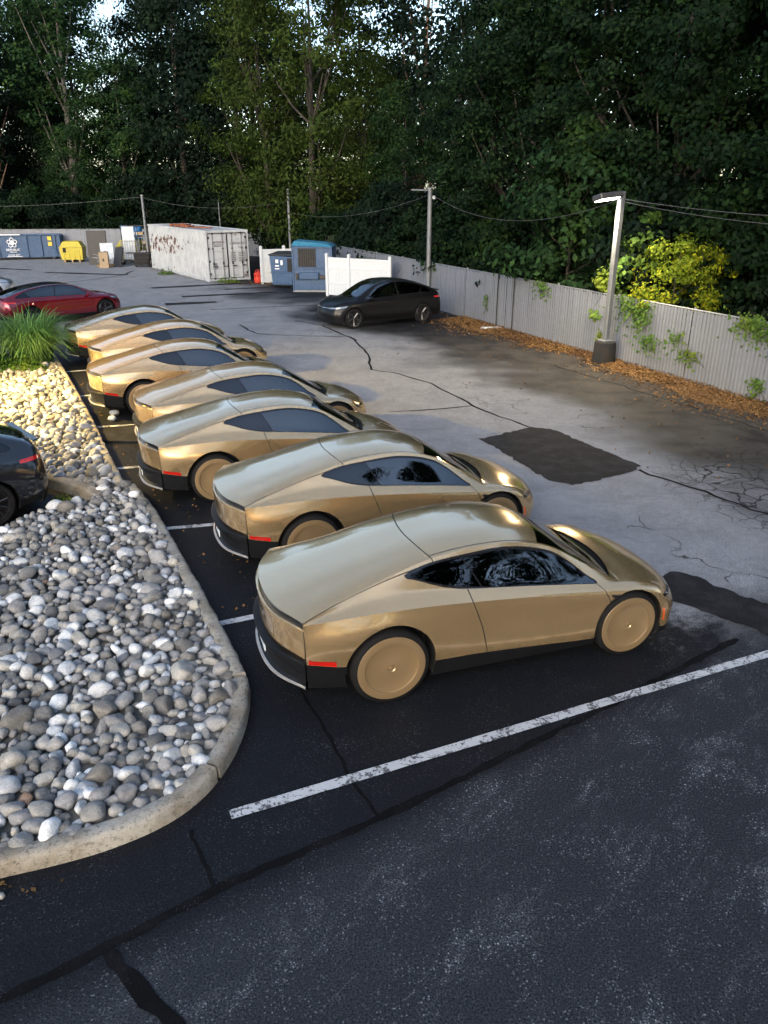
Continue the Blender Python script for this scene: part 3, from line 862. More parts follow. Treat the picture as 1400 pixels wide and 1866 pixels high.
    sh.part(rb, 'rear_bumper_side', M['black_plastic'], root, 'pair', inset=-.004, lip=.02)
    sh.part(fb | fb2, 'front_bumper_lip', M['black_plastic'], root)
    sh.part(hea, 'headlight', M['black_gloss'], root, 'pair', inset=.004)
    for s in (1, -1):
        MB().box((3.215, s*.80, .658), (.03, .07, .014), .004, Matrix.Rotation(rad(-38*s), 4, 'Z')).build('headlight_bar', M['clear_lens'], root)
    sh.part(ora, 'side_reflector', M['orange_lens'], root, 'pair', inset=-.003)
    sh.part(ref, 'tail_reflector', M['red_lens'], root, 'pair', inset=-.003)
    # tail: lamp slit, curved fascia, bumper with lip, plate
    nk = sh.kt.tolist().index(3.0)
    E = [tuple(p) for p in sh.G[0, :nk + 1]]
    E = [(-p[0], p[1], p[2]) for p in E]
    ring = [(-x, -y, z) for x, y, z in E[::-1][:-1]] + [(-x, y, z) for x, y, z in E]
    ymax = max(p[1] for p in ring)
    def sweep(prof, taper=4, top_follow=True):
        """prof: (outset backwards, height) pairs; height given for the centre, None keeps the lip height + offset"""
        m = MB(); n = len(prof); vs = []
        for (x, y, z) in ring:
            q = 1 - abs(y / ymax) ** taper
            for (o, h) in prof:
                hh = z + h if h <= 0 else h
                yy = y * (1 + (np.interp(hh, [.30, .33, .60, .84, 1.02], [.852, .855, .874, .869, ymax]) / ymax - 1) * abs(y / ymax) ** 5)
                vs.append((x - o * max(q, .12) if o > 0 else x - o, float(yy), hh))
        fs = [(i*n + j, i*n + j + 1, (i+1)*n + j + 1, (i+1)*n + j) for i in range(len(ring) - 1) for j in range(n - 1)]
        m.add(vs, [f[::-1] for f in fs]); return m
    sweep([(0.0, -.0005), (.003, -.005), (.002, -.012), (-.012, -.014), (-.012, -.075), (.02, -.08)]).build('tail_light_bar', M['black_gloss'], root, 30)
    sweep([(-.02, -.066), (.018, -.064), (.030, -.070), (.034, -.082), (.032, -.12), (.022, .80), (.016, .66), (-.03, .612)], 8).build('rear_fascia', M['gold'], root, 25)
    bump_ = sweep([(-.03, .622), (.05, .618), (.078, .605), (.082, .58), (.060, .52), (.024, .49), (.014, .46), (.014, .37), (.05, .345), (.052, .32), (.0, .30), (-.3, .28)], 6).build('rear_bumper', M['black_plastic'], root, 25)
    sweep([(.048, .342), (.070, .335), (.074, .318), (.050, .308)], 6).build('bumper_lip_trim', M['trim_light'], bump_, 30)
    MB().box((-1.052, 0, .42), (.012, .31, .15), .004).build('number_plate', M['plate'], root)
    # marks: triangular camera badge on the wing and on the quarter glass
    for s in (1, -1):
        MB().add([(2.475, s*.905, .79), (2.575, s*.906, .775), (2.52, s*.9075, .735), (2.475, s*.885, .79), (2.575, s*.886, .775), (2.52, s*.888, .735)],
                 [(0, 1, 2), (0, 3, 4, 1), (1, 4, 5, 2), (2, 5, 3, 0)]).build('side_camera', M['black_gloss'], root)
    # underside, liners, cabin
    m = MB(); m.box((1.1, 0, .27), (3.7, 1.2, .14), .03); m.box((1.45, 0, .27), (1.6, 1.66, .13), .03)
    m.box((-.55, 0, .46), (.5, 1.5, .3), .03); m.box((3.2, 0, .42), (.24, 1.3, .26), .03)
    m.build('underbody', M['gap'], root)
    for s in (1, -1):
        liner(root, .05, .42, .47, s, .58, .885); liner(root, 2.735, .375, .435, s, .58, .86)
        wheel_parts(root, .05, s, .405, .215, .80, .352)
        wheel_parts(root, 2.735, s, .38, .205, .79, .332)
    cabin(root, .42, [(1.25, .38), (1.25, -.38)], 1.4, 2.15)
    m = MB(); m.box((.45, 0, .78), (.5, 1.3, .55), .12); m.build('parcel_shelf', M['cabin'], root, 40)
    return root

# ---- the crossover (and, squashed, the saloon) --------------------------------
XU = [[-.93,-1.0,-.97,-.86,-.5,0,.5,1.0,1.5,1.9,2.3,2.7,3.1,3.45,3.68,3.78,3.72],
      None,
      [-.84,-.88,-.84,-.76,-.46,0,.5,1,1.5,1.9,2.3,2.68,3.05,3.34,3.52,3.6,3.56],
      [-.80,-.83,-.79,-.70,-.44,0,.5,1,1.5,1.9,2.3,2.68,3.02,3.26,3.42,3.5,3.46],
      [-.77,-.80,-.75,-.66,-.43,0,.5,1,1.5,1.9,2.3,2.68,3.0,3.2,3.34,3.42,3.39],
      [-.74,-.77,-.71,-.62,-.42,0,.5,1,1.5,1.9,2.3,2.68,2.97,3.14,3.26,3.33,3.31],
      [-.72,-.74,-.68,-.60,-.40,0,.5,1,1.5,1.9,2.3,2.68,2.94,3.10,3.20,3.26,3.25],
      [-.70,-.72,-.66,-.58,-.38,0,.5,1,1.5,1.9,2.3,2.68,2.92,3.06,3.15,3.2,3.2]]
XV = [[0]*17, None,
      [.76,.80,.76,.70,.65,.62,.605,.60,.605,.63,.68,.73,.74,.73,.72,.74,.74],
      [.82,.86,.83,.80,.80,.81,.815,.82,.825,.825,.82,.82,.83,.81,.80,.81,.80],
      [.855,.895,.885,.88,.90,.91,.90,.895,.895,.895,.90,.91,.91,.885,.865,.865,.85],
      [.875,.915,.93,.935,.95,.955,.94,.93,.925,.925,.935,.95,.945,.925,.905,.895,.88],
      [.87,.91,.93,.935,.94,.945,.945,.94,.935,.935,.94,.945,.94,.92,.905,.90,.88],
      [.82,.86,.88,.885,.89,.895,.895,.89,.885,.885,.89,.895,.89,.87,.855,.85,.83]]
XW = [[.24,.55,.93,1.13,1.30,1.47,1.575,1.625,1.605,1.50,1.29,1.08,1.0,.90,.77,.52,.22], None,
      [.24,.55,.92,1.09,1.24,1.405,1.51,1.565,1.545,1.435,1.22,1.015,.955,.865,.74,.52,.22],
      [.24,.55,.88,1.0,1.08,1.105,1.09,1.065,1.045,1.03,1.005,.965,.92,.82,.70,.51,.22],
      [.24,.55,.82,.90,.95,.965,.95,.93,.92,.91,.90,.885,.85,.76,.65,.50,.22],
      [.23,.53,.68,.72,.72,.72,.70,.68,.66,.65,.65,.66,.64,.58,.53,.44,.21],
      [.22,.42,.45,.42,.38,.34,.32,.32,.32,.32,.32,.33,.34,.36,.37,.36,.20],
      [.20,.26,.26,.25,.22,.20,.20,.20,.20,.20,.20,.20,.20,.20,.20,.20,.18]]

def make_crossover(name, paint, saloon=False, wheels='five'):
    root = empty(name)
    fw = (lambda w: np.where(np.asarray(w) < .84, np.asarray(w) * .98, .823 + (np.asarray(w) - .84) * .76) * 1.0) if saloon else (lambda w: w)
    rows = [None if XU[r] is None else [(a, b, float(fw(c))) for a, b, c in zip(XU[r], XV[r], XW[r])] for r in range(8)]
    rows[1] = [(p[0] + (q[0]-p[0])*.24, q[1]*.52, p[2] + (q[2]-p[2])*.26) for p, q in zip(rows[0], rows[2])]
    sh = Shell(rows, {3: [.2]*17, 4: [.2]*17, 2: [.2]*17}, 10, 7)
    win = chaikin([(-.46, 2.72), (-.26, 2.34), (.05, 2.17), (.5, 2.11), (1.0, 2.1), (1.5, 2.11), (1.85, 2.16), (2.12, 2.42), (2.42, 2.95), (2.2, 3.0), (1.0, 2.98), (0, 2.97), (-.36, 2.94)], 1)
    winp = [(a, b * KS) for a, b in win]
    g = .006
    R = .355
    f_win = lambda u, v, w, k, t: poly_sdf(u, k * KS, winp)
    f_pb = lambda u, v, w, k, t: u - (1.10 - .12 * (k - 2.1))
    f_pc = lambda u, v, w, k, t: u - (-.02 + .22 * (k - 2.5))
    f_ar = lambda u, v, w, k, t: np.minimum(np.hypot(u, w - R), np.hypot(u - 2.89, w - R)) - .405 + (k < 3.2) * 9
    f_d1 = lambda u, v, w, k, t: u - np.interp(k, [2.9, 4, 5, 6], [1.03, 1.05, 1.06, 1.04])
    f_d2 = lambda u, v, w, k, t: u - np.interp(k, [2.9, 4, 5, 6], [2.42, 2.44, 2.40, 2.34])
    f_d0 = lambda u, v, w, k, t: u - np.interp(k, [2.9, 4, 4.6, 5.2, 6], [.02, .10, .26, .44, .52])
    f_wt = lambda u, v, w, k, t: u - (1.78 - .12 * (v / .6) ** 2)
    f_wb = lambda u, v, w, k, t: u - (2.80 - .30 * (v / .7) ** 2)
    f_ws = lambda u, v, w, k, t: (k - 1.84) * KS
    f_rt = lambda u, v, w, k, t: u - (-.05 + .06 * (v / .6) ** 2)
    f_rb = lambda u, v, w, k, t: t - (3.15 + .4 * (v / .7) ** 2)
    f_ho = lambda u, v, w, k, t: (k - 2.05) * KS
    f_lo = lambda u, v, w, k, t: w - np.interp(u, [-1, -.75, -.45, .4, 2.5, 3.3, 3.6], [.42, .42, .34, .30, .29, .34, .34])
    f_hl = lambda u, v, w, k, t: np.maximum(np.abs(w - fw(.735 + .12 * (3.6 - u))) - np.where(v > .5, .026, .010), v - .885) + (u < 3.14) * 9
    f_tl = lambda u, v, w, k, t: np.maximum(np.abs(w - fw(.93)) - .026, .58 - v) + (u > -.50) * 9
    f_bt = lambda u, v, w, k, t: np.maximum(t - 3.3, (k - 2.6) * KS)
    for f in (f_ar, f_win, lambda *a: f_win(*a) - .02, lambda *a: f_pb(*a) - .02, lambda *a: f_pb(*a) + .02, lambda *a: f_pc(*a) - .012, lambda *a: f_pc(*a) + .012,
              lambda *a: f_d1(*a) - g, lambda *a: f_d1(*a) + g, lambda *a: f_d2(*a) - g, lambda *a: f_d2(*a) + g, lambda *a: f_d0(*a) - g, lambda *a: f_d0(*a) + g,
              f_wt, f_wb, f_ws, f_rt, f_rb, lambda *a: f_ho(*a) - g, lambda *a: f_ho(*a) + g, f_lo, f_hl, f_tl):
        sh.cut(f)
    a = sh.centres(); u, v, w, k, t = a
    left = np.ones(len(u), bool)
    def take(mask):
        nonlocal left
        r = mask & left; left = left & ~mask; return r
    take(f_ar(*a) < 0)
    inw = f_win(*a) < 0
    bars = (np.abs(f_pb(*a)) < .02) | (np.abs(f_pc(*a)) < .012)
    w1 = take(inw & ~bars & (f_pb(*a) > 0)); w2 = take(inw & ~bars & (f_pb(*a) < 0) & (f_pc(*a) > 0)); w3 = take(inw & ~bars & (f_pc(*a) < 0))
    tr = take(f_win(*a) < .02)
    hl = take(f_hl(*a) < 0); tl = take(f_tl(*a) < 0)
    ws = take((f_ws(*a) < 0) & (f_wt(*a) > 0) & (f_wb(*a) < 0))
    rg = take((f_ws(*a) < 0) & (f_rt(*a) < 0) & (f_rb(*a) > 0))
    rf = take((f_ws(*a) < 0) & (f_rt(*a) > 0) & (f_wt(*a) < 0))
    gp = take(((np.abs(f_d1(*a)) < g) | (np.abs(f_d2(*a)) < g) | (np.abs(f_d0(*a)) < g)) & (k > 2.9) & (f_lo(*a) > 0) | (np.abs(f_ho(*a)) < g) & (f_wb(*a) > 0) & (u < 3.45))
    lo = take(f_lo(*a) < 0)
    hood = take((f_ho(*a) < 0) & (f_wb(*a) > 0) & (t < 13.7))
    df = take((f_d1(*a) > 0) & (f_d2(*a) < 0) & (k > 2.85)); dr = take((f_d0(*a) > 0) & (f_d1(*a) < 0) & (k > 2.85))
    tg = take((t < 3.3) & (k < 2.6) & (w > .58) & (u < 0))
    body = take(left)
    sh.part(body, 'body', M[paint], root, lip=.02)
    sh.part(hood, 'bonnet', M[paint], root)
    sh.part(tg, 'tailgate', M[paint], root)
    fd = sh.part(df, 'door', M[paint], root, 'pair'); rd = sh.part(dr, 'door', M[paint], root, 'pair')
    for i, o in enumerate(sh.part(w1, 'door_window', M['glass'], root, 'pair', inset=.004)): o.parent = fd[i]
    for i, o in enumerate(sh.part(w2, 'door_window', M['glass'], root, 'pair', inset=.004)): o.parent = rd[i]
    sh.part(w3, 'quarter_window', M['glass_dark'], root, 'pair', inset=.004)
    sh.part(tr, 'window_trim', M['black_gloss'], root, 'pair', inset=.001)
    sh.part(ws, 'windscreen', M['glass'], root, inset=.003)
    sh.part(rg, 'rear_window', M['glass_dark'], root, inset=.003)
    sh.part(rf, 'roof_glass', M['black_gloss'], root, inset=.002)
    for o_ in sh.part(gp, 'panel_gap', M['gap'], root, inset=.004): tag(o_, None, kind='stuff')
    sh.part(lo, 'lower_cladding', M['black_plastic'], root)
    sh.part(hl, 'headlight', M['clear_lens'], root, 'pair')
    sh.part(tl, 'tail_light', M['red_lens'], root, 'pair')
    for s in (1, -1):
        mir = MB().box((2.20, s*1.0, float(fw(1.03))), (.16, .17, .12), .04, Matrix.Rotation(rad(14*s), 4, 'Z'))
        mir.box((2.22, s*.90, float(fw(.985))), (.07, .12, .03), .01)
        mir.build('wing_mirror', M[paint], root, 50)
        for dd, uu in ((fd, 1.22), (rd, .30)):
            MB().box((uu, s*.905, float(fw(.90))), (.20, .02, .028), .008).build('door_handle', M[paint], dd[0 if s > 0 else 1], 40)
        liner(root, 0, R, .41, s, .60, .90); liner(root, 2.89, R, .41, s, .60, .90)
        wheel_parts(root, 0, s, R, .24, .80, .262, wheels); wheel_parts(root, 2.89, s, R, .235, .80, .262, wheels)
    # rear spoiler lip and plate
    MB().box((-.87, 0, float(fw(1.135))), (.10, 1.24, .02), .008, Matrix.Rotation(rad(8), 4, 'Y')).build('spoiler', M['black_gloss'], root)
    MB().box((-1.008, 0, .70), (.014, .31, .15), .004).build('number_plate', M['plate'], root)
    m = MB(); m.box((1.4, 0, .27), (4.0, 1.2, .14), .03); m.box((1.45, 0, .27), (1.9, 1.72, .13), .03)
    m.build('underbody', M['gap'], root)
    zf = .36 if saloon else .46
    cabin(root, zf, [(1.5, .37), (1.5, -.37), (.6, .37), (.6, -.37)], 1.4, 2.45)
    return root
# ------------------------------------------------------------------ ground
def poly_object(name, poly, z, mat, parent=None):
    me = bpy.data.meshes.new(name)
    me.from_pydata([(p[0], p[1], z) for p in poly], [], [tuple(range(len(poly)))])
    me.update()
    return link(name, me, mat, parent)

ground = poly_object('parking_lot', [(-60, -40), (60, -40), (60, 62), (-60, 62)], 0.0, M['asphalt'])
tag(ground, 'dark sealed and pale worn asphalt of the parking lot', kind='structure')
ff = poly_object('forest_floor', [(-900, -900), (900, -900), (900, 1400), (-900, 1400)], -0.05, M['forest_floor'])
tag(ff, 'dark leaf strewn ground under the trees', kind='structure')

def wobble(poly, amp, seed, step=0.25):
    rnd = random.Random(seed); out = []
    n = len(poly)
    for i in range(n):
        a, b = poly[i], poly[(i + 1) % n]
        L = math.hypot(b[0]-a[0], b[1]-a[1]); k = max(1, int(L / step))
        for q in range(k):
            t = q / k
            out.append((a[0] + (b[0]-a[0])*t + rnd.uniform(-amp, amp), a[1] + (b[1]-a[1])*t + rnd.uniform(-amp, amp)))
    return out

def ribbon(name, pts, w, z, mat, seed, jitter=0.02, step=0.25, wv=(.65, 1.25)):
    rnd = random.Random(seed); P = []; Wd = []
    for a, b in zip(pts, pts[1:]):
        L = math.hypot(b[0]-a[0], b[1]-a[1]); k = max(1, int(L / step))
        for q in range(k):
            t = q / k
            P.append((a[0] + (b[0]-a[0])*t + rnd.uniform(-jitter, jitter), a[1] + (b[1]-a[1])*t + rnd.uniform(-jitter, jitter)))
            Wd.append(w * rnd.uniform(*wv))
    P.append(pts[-1]); Wd.append(w * (.6 if wv[0] < .9 else 1))
    return MB().strip(P, Wd, z).build(name, mat, ground)

# square-ish fresh patches
poly_object('asphalt_patch', wobble([(1.95, 14.97), (3.17, 15.83), (3.58, 15.6), (4.71, 13.3), (4.45, 13.0), (3.85, 12.64), (3.25, 12.34), (2.88, 12.58)], .04, 1, .09), .008, M['patch'], ground)
poly_object('asphalt_patch', wobble([(3.60, 8.9), (3.80, 9.12), (4.0, 9.06), (4.36, 8.6), (5.6, 7.2), (5.35, 6.5), (4.12, 7.8), (3.52, 8.39)], .035, 2, .08), .008, M['patch'], ground)
for i, (a, b, w) in enumerate([((-11.88, 40.6), (-7.0, 43.0), .55), ((-9.6, 34.6), (-7.5, 35.4), .7), ((-9.5, 37.2), (-5.2, 39.0), .5), ((-8.0, 40.0), (-5.6, 41.2), .4), ((-20.5, 48.5), (-15.0, 47.0), .5), ((-27, 52), (-22, 50), .4)]):
    ribbon('asphalt_patch', [a, b], w, .008, M['patch'], 10 + i, .03, .5)
# construction joints and filled cracks
SE = M['seam']
ribbon('crack_filler', [(-2.9, 2.9), (-2.41, 3.26), (-1.85, 3.63), (-1.2, 4.09), (-.04, 4.77), (.71, 5.25), (2.15, 6.2), (4.0, 7.45)], .075, .004, SE, 21, .012, .12)
ribbon('crack_filler', [(-.87, 6.52), (-.55, 5.85), (-.28, 5.21), (-.04, 4.77)], .03, .0045, SE, 22, .014, .1)
ribbon('crack_filler', [(-1.54, 4.63), (-1.36, 4.35), (-1.22, 4.08)], .03, .0045, SE, 23, .014, .08)
ribbon('crack_filler', [(-1.88, 3.61), (-1.56, 3.32), (-1.2, 3.05)], .10, .0045, SE, 24, .02, .1)
ribbon('crack_filler', [(-1.0, 26.2), (-.45, 23.4), (-.35, 21.5), (.45, 20.9), (1.2, 19.8), (2.1, 17.6), (2.6, 16.6), (3.1, 15.8)], .06, .0045, SE, 25, .05, .3)
ribbon('crack_filler', [(2.1, 17.6), (1.0, 17.2), (.1, 17.0)], .05, .0045, SE, 26, .03, .3)
ribbon('crack_filler', [(4.6, 13.1), (5.4, 12.0), (6.3, 10.5), (7.4, 9.1)], .06, .0045, SE, 27, .05, .2)
ribbon('crack_filler', [(-3.4, 30.2), (-2.3, 29.0), (-1.2, 26.6), (-.9, 26.0)], .09, .0045, SE, 28, .04, .3)
ribbon('crack_filler', [(-7.3, 33.0), (-3.8, 34.2), (-2.0, 34.6)], .09, .0045, SE, 29, .04, .4)
ribbon('crack_filler', [(-5.4, 29.2), (-4.6, 27.4), (-3.9, 27.0), (-1.2, 26.6)], .07, .0045, SE, 30, .05, .3)
ribbon('crack_filler', [(-16.3, 44.5), (-15.3, 47.0), (-15.5, 49.5)], .12, .0045, SE, 31, .05, .5)
ribbon('crack_filler', [(-16.3, 44.5), (-18.5, 41.0)], .10, .0045, SE, 32, .05, .5)
ribbon('crack_filler', [(4.9, 21.9), (6.0, 19.8), (7.3, 17.2), (8.3, 15.0)], .035, .0045, SE, 33, .06, .3)
# painted bay lines
def bay_line(pts, w, i):
    o = ribbon('painted_line', pts, w * .86, .0065, M['paint'], 40 + i, .0015, .15, (.96, 1.04))
    return o
bay_line([(-1.25, 4.80), (.3, 5.47), (2.4, 6.38), (4.30, 7.19), (6.2, 8.0)], .125, 0)
bay_line([(-2.02, 7.74), (-1.5, 7.96), (.6, 8.80), (3.0, 9.75)], .125, 1)
bay_line([(-3.33, 10.49), (-2.4, 10.70), (-.2, 11.6)], .125, 2)
bay_line([(-4.85, 13.18), (-4.2, 13.36), (-2.0, 14.2)], .13, 3)
bay_line([(-6.21, 15.80), (-5.3, 15.99), (-3.2, 16.7)], .13, 4)
bay_line([(-7.60, 18.42), (-6.8, 18.66), (-4.5, 19.4)], .13, 5)
bay_line([(-9.0, 21.1), (-6.2, 22.2)], .13, 6)
# a heaved slab of broken asphalt beside the kerb
sl = MB()
pl = wobble([(-5.75, 14.75), (-5.9, 15.45), (-5.35, 15.85), (-4.75, 15.75), (-4.55, 15.1), (-4.9, 14.7)], .05, 5, .25)
sl.prism(pl, .0, .05)
sl.build('heaved_slab', M['patch'], ground)

# ------------------------------------------------------------------ kerbs
def resample(pts, step):
    out = [pts[0]]
    for a, b in zip(pts, pts[1:]):
        L = math.hypot(b[0]-a[0], b[1]-a[1]); k = max(1, round(L / step))
        for q in range(1, k + 1): out.append((a[0] + (b[0]-a[0])*q/k, a[1] + (b[1]-a[1])*q/k))
    return out
def smooth_line(pts, n=2):
    for _ in range(n):
        q = [pts[0]]
        for a, b in zip(pts, pts[1:]):
            q += [(a[0]*.75+b[0]*.25, a[1]*.75+b[1]*.25), (a[0]*.25+b[0]*.75, a[1]*.25+b[1]*.75)]
        pts = q + [pts[-1]]
    return pts
def offset_line(pts, d):
    out = []
    for i, p in enumerate(pts):
        a = pts[max(i-1, 0)]; b = pts[min(i+1, len(pts)-1)]
        L = math.hypot(b[0]-a[0], b[1]-a[1])
        out.append((p[0] - (b[1]-a[1])/L*d, p[1] + (b[0]-a[0])/L*d))
    return out
def kerb_piece(pts, parent, seed, h=.15, wd=.168):
    """pts runs with the street face on its right; the bed lies to its left"""
    rnd = random.Random(seed)
    P = resample(pts, .07)
    prof = [(0, -.02), (.004, .05), (.012, h*.8), (.022, h*.92), (.045, h), (wd*.5, h+.002), (wd-.02, h), (wd, h-.02), (wd, -.02)]
    offs = [offset_line(P, d) for d, z in prof]
    vs = []
    for i in range(len(P)):
        for j, (d, z) in enumerate(prof):
            k = .0 if z < 0 else 1
            nz = mnoise.noise(Vector((offs[j][i][0]*9, offs[j][i][1]*9, z*20+seed)))
            n2 = mnoise.noise(Vector((offs[j][i][0]*2, offs[j][i][1]*2, seed)))
            vs.append((offs[j][i][0] + nz*.010*k, offs[j][i][1] + nz*.010*k, z + (nz*.009 + n2*.010)*k))
    n = len(prof)
    fs = [(i*n+j, i*n+j+1, (i+1)*n+j+1, (i+1)*n+j)[::-1] for i in range(len(P)-1) for j in range(n-1)]
    fs += [tuple(range(n)), tuple((len(P)-1)*n + j for j in range(n))[::-1]]
    m = MB(); m.add(vs, fs)
    return m.build('kerb_stone', M['curb'], parent, 45)
kerb = empty('kerb', (0, 0, 0)); tag(kerb, 'weathered concrete kerb round the beds of river stones', kind='structure')
CO = smooth_line([(-6.5, 3.05), (-2.84, 4.18), (-2.48, 4.29), (-2.11, 4.44), (-1.75, 4.67), (-1.51, 4.96), (-1.36, 5.35), (-1.29, 5.87), (-1.33, 6.42), (-1.42, 6.66), (-1.92, 7.74), (-2.65, 9.22), (-3.47, 10.89), (-4.17, 12.08)], 2)
def cutline(L, f0, f1): return L[int(f0*(len(L)-1)):int(f1*(len(L)-1))+1]
nCO = len(CO) - 1
def near_i(x, y): return min(range(len(CO)), key=lambda i: (CO[i][0]-x)**2 + (CO[i][1]-y)**2)
js = [0, near_i(-2.84, 4.18) - 2, near_i(-1.40, 5.22), near_i(-1.40, 6.60), near_i(-2.65, 9.22), nCO]
def trimmed(seg, g=.02):
    a, b = seg[0], seg[1]; L = math.hypot(b[0]-a[0], b[1]-a[1]); s = [(a[0]+(b[0]-a[0])*g/L, a[1]+(b[1]-a[1])*g/L)] + seg[1:]
    a, b = s[-1], s[-2]; L = math.hypot(b[0]-a[0], b[1]-a[1]); s[-1] = (a[0]+(b[0]-a[0])*g/L, a[1]+(b[1]-a[1])*g/L)
    return s
for q, (a, b) in enumerate(zip(js, js[1:])):
    kerb_piece(trimmed(CO[a:b+1], .022), kerb, 60 + q, .15 + (-.012 if q == 2 else .010 if q == 3 else 0))
FE = [(-4.36, 12.13), (-5.08, 13.58), (-6.33, 16.17), (-7.68, 18.85), (-9.5, 22.4), (-11.5, 26.2)]
for q in range(len(FE) - 1):
    kerb_piece(trimmed([FE[q], FE[q+1]]), kerb, 70 + q, .16)
LE = smooth_line([(-12, 13.0), (-8.0, 12.85), (-6.4, 12.55), (-5.75, 12.22), (-5.3, 11.95), (-4.95, 11.72), (-4.62, 11.38)], 2)
kerb_piece(LE, kerb, 80, .19, .20)
LI = smooth_line([(-4.60, 11.58), (-4.75, 11.28), (-5.06, 11.0), (-5.40, 10.55), (-5.75, 9.9), (-7.2, 8.6), (-9.5, 7.6)], 2)[::-1]
kerb_piece(LI[::-1], kerb, 81, .10, .16)

# ------------------------------------------------------------------ beds of river stones
def in_poly(x, y, poly):
    c = False; n = len(poly)
    for i in range(n):
        ax, ay = poly[i]; bx, by = poly[(i+1) % n]
        if (ay > y) != (by > y) and x < (bx-ax)*(y-ay)/(by-ay)+ax: c = not c
    return c
bed_near = offset_line(CO, .16) + offset_line(LI[::-1], -.02) + [(-9.5, 4.0)]
bed_far = offset_line([FE[0], FE[1], FE[2], FE[3], (-9.15, 21.7)], .16) + [(-15, 21.7), (-15, 13.2)] + offset_line(LE, .17)
def stone_mesh(seed, sub):
    import bmesh
    rnd = random.Random(seed)
    bm = bmesh.new(); bmesh.ops.create_icosphere(bm, subdivisions=sub, radius=1)
    ax = (1.0, rnd.uniform(.68, .98), rnd.uniform(.50, .80))
    off = Vector((rnd.uniform(0, 50), rnd.uniform(0, 50), rnd.uniform(0, 50)))
    cuts = [(Vector((rnd.gauss(0, 1), rnd.gauss(0, 1), rnd.gauss(0, .7))).normalized(), rnd.uniform(.62, .90)) for _ in range(rnd.randint(3, 7))]
    for v in bm.verts:
        p = v.co.copy()
        p *= 1 + .24 * mnoise.noise(p * .9 + off) + .10 * mnoise.noise(p * 2.2 + off) + .04 * mnoise.noise(p * 5 + off)
        for n, d in cuts:                      # worn flats
            e = p.dot(n) - d
            if e > 0: p -= n * e * .9
        v.co = Vector((p.x*ax[0], p.y*ax[1], p.z*ax[2]))
    me = bpy.data.meshes.new('stone'); bm.to_mesh(me); bm.free()
    me.polygons.foreach_set('use_smooth', [True]*len(me.polygons))
    return me
STM = [stone_mesh(100 + i, 3) for i in range(14)]
for me in STM: me.materials.append(M['stone'])
STL = []
for i in range(10):
    me = stone_mesh(200 + i, 2 if i < 10 else 1)
    co = np.zeros(len(me.vertices)*3); me.vertices.foreach_get('co', co)
    fa = np.zeros(len(me.polygons)*3, int); me.polygons.foreach_get('vertices', fa)
    STL.append((co.reshape(-1, 3), fa.reshape(-1, 3)))
STL1 = []
for i in range(8):
    me = stone_mesh(300 + i, 2)
    me2 = stone_mesh(300 + i, 1)
    co = np.zeros(len(me2.vertices)*3); me2.vertices.foreach_get('co', co)
    fa = np.zeros(len(me2.polygons)*3, int); me2.polygons.foreach_get('vertices', fa)
    STL1.append((co.reshape(-1, 3), fa.reshape(-1, 3)))
    bpy.data.meshes.remove(me); bpy.data.meshes.remove(me2)

def scatter_stones(poly, vis, seed, sizes, zbase, mound):
    rnd = random.Random(seed); acc = []; grid = {}
    xs = [p[0] for p in poly]; ys = [p[1] for p in poly]
    cell = .3
    for (r0, r1, tries, ov) in sizes:
        for _ in range(tries):
            x = rnd.uniform(min(xs), max(xs)); y = rnd.uniform(min(ys), max(ys))
            if not vis(x, y) or not in_poly(x, y, poly): continue
            r = r0 + (r1 - r0) * rnd.random() ** 1.6
            gx, gy = int(x // cell), int(y // cell); ok = True
            for i in (-1, 0, 1):
                for j in (-1, 0, 1):
                    for (X, Y, R) in grid.get((gx+i, gy+j), ()):
                        if (X-x)**2 + (Y-y)**2 < ((R + r) * ov)**2: ok = False; break
                    if not ok: break
                if not ok: break
            if ok:
                grid.setdefault((gx, gy), []).append((x, y, r))
                z = zbase + mound(x, y) + r*.30 + rnd.uniform(-.012, .024)
                acc.append((x, y, z, r))
    return acc
def build_bed(name, poly, vis, seed, sizes, zbase, mound, label, count=300):
    st = poly_object(name, poly, zbase + .028, M['soil']); tag(st, label, kind='structure')
    S = scatter_stones(poly, vis, seed, sizes, zbase, mound)
    S.sort(key=lambda s: -s[3] / math.hypot(s[0], s[1], 4.7 - s[2]))
    rnd = random.Random(seed + 1)
    def rot(): return (rnd.gauss(0, .28), rnd.gauss(0, .28), rnd.uniform(0, 6.283))
    for (x, y, z, r) in S[:count]:
        o = bpy.data.objects.new('stone', STM[rnd.randrange(len(STM))])
        COL.objects.link(o); o.parent = st
        o.location = (x, y, z); o.rotation_euler = rot(); k = r*1.12
        o.scale = (k*rnd.uniform(.92, 1.25), k*rnd.uniform(.88, 1.1), k*rnd.uniform(.9, 1.25))
    Vs = []; Fs = []; base = 0
    for (x, y, z, r) in S[count:]:
        d = math.hypot(x, y, 4.7)
        lib = STL if r/d > .0062 else STL1
        co, fa = lib[rnd.randrange(len(lib))]
        R = np.array(Matrix.Rotation(rnd.uniform(0, 6.283), 3, 'Z') @ Matrix.Rotation(rnd.gauss(0, .28), 3, 'X') @ Matrix.Rotation(rnd.gauss(0, .28), 3, 'Y'))
        k = r*1.12*np.array([rnd.uniform(.92, 1.25), rnd.uniform(.88, 1.1), rnd.uniform(.9, 1.25)])
        Vs.append((co*k) @ R.T + np.array([x, y, z])); Fs.append(fa + base); base += len(co)
    me = np_mesh('small_stones', np.concatenate(Vs), np.concatenate(Fs), M['stone_stuff'], 180)
    o = link('small_stones', me, None, st); tag(o, None, kind='stuff')
    return len(S)
def vis_near(x, y): return x > -.66 * y - .9
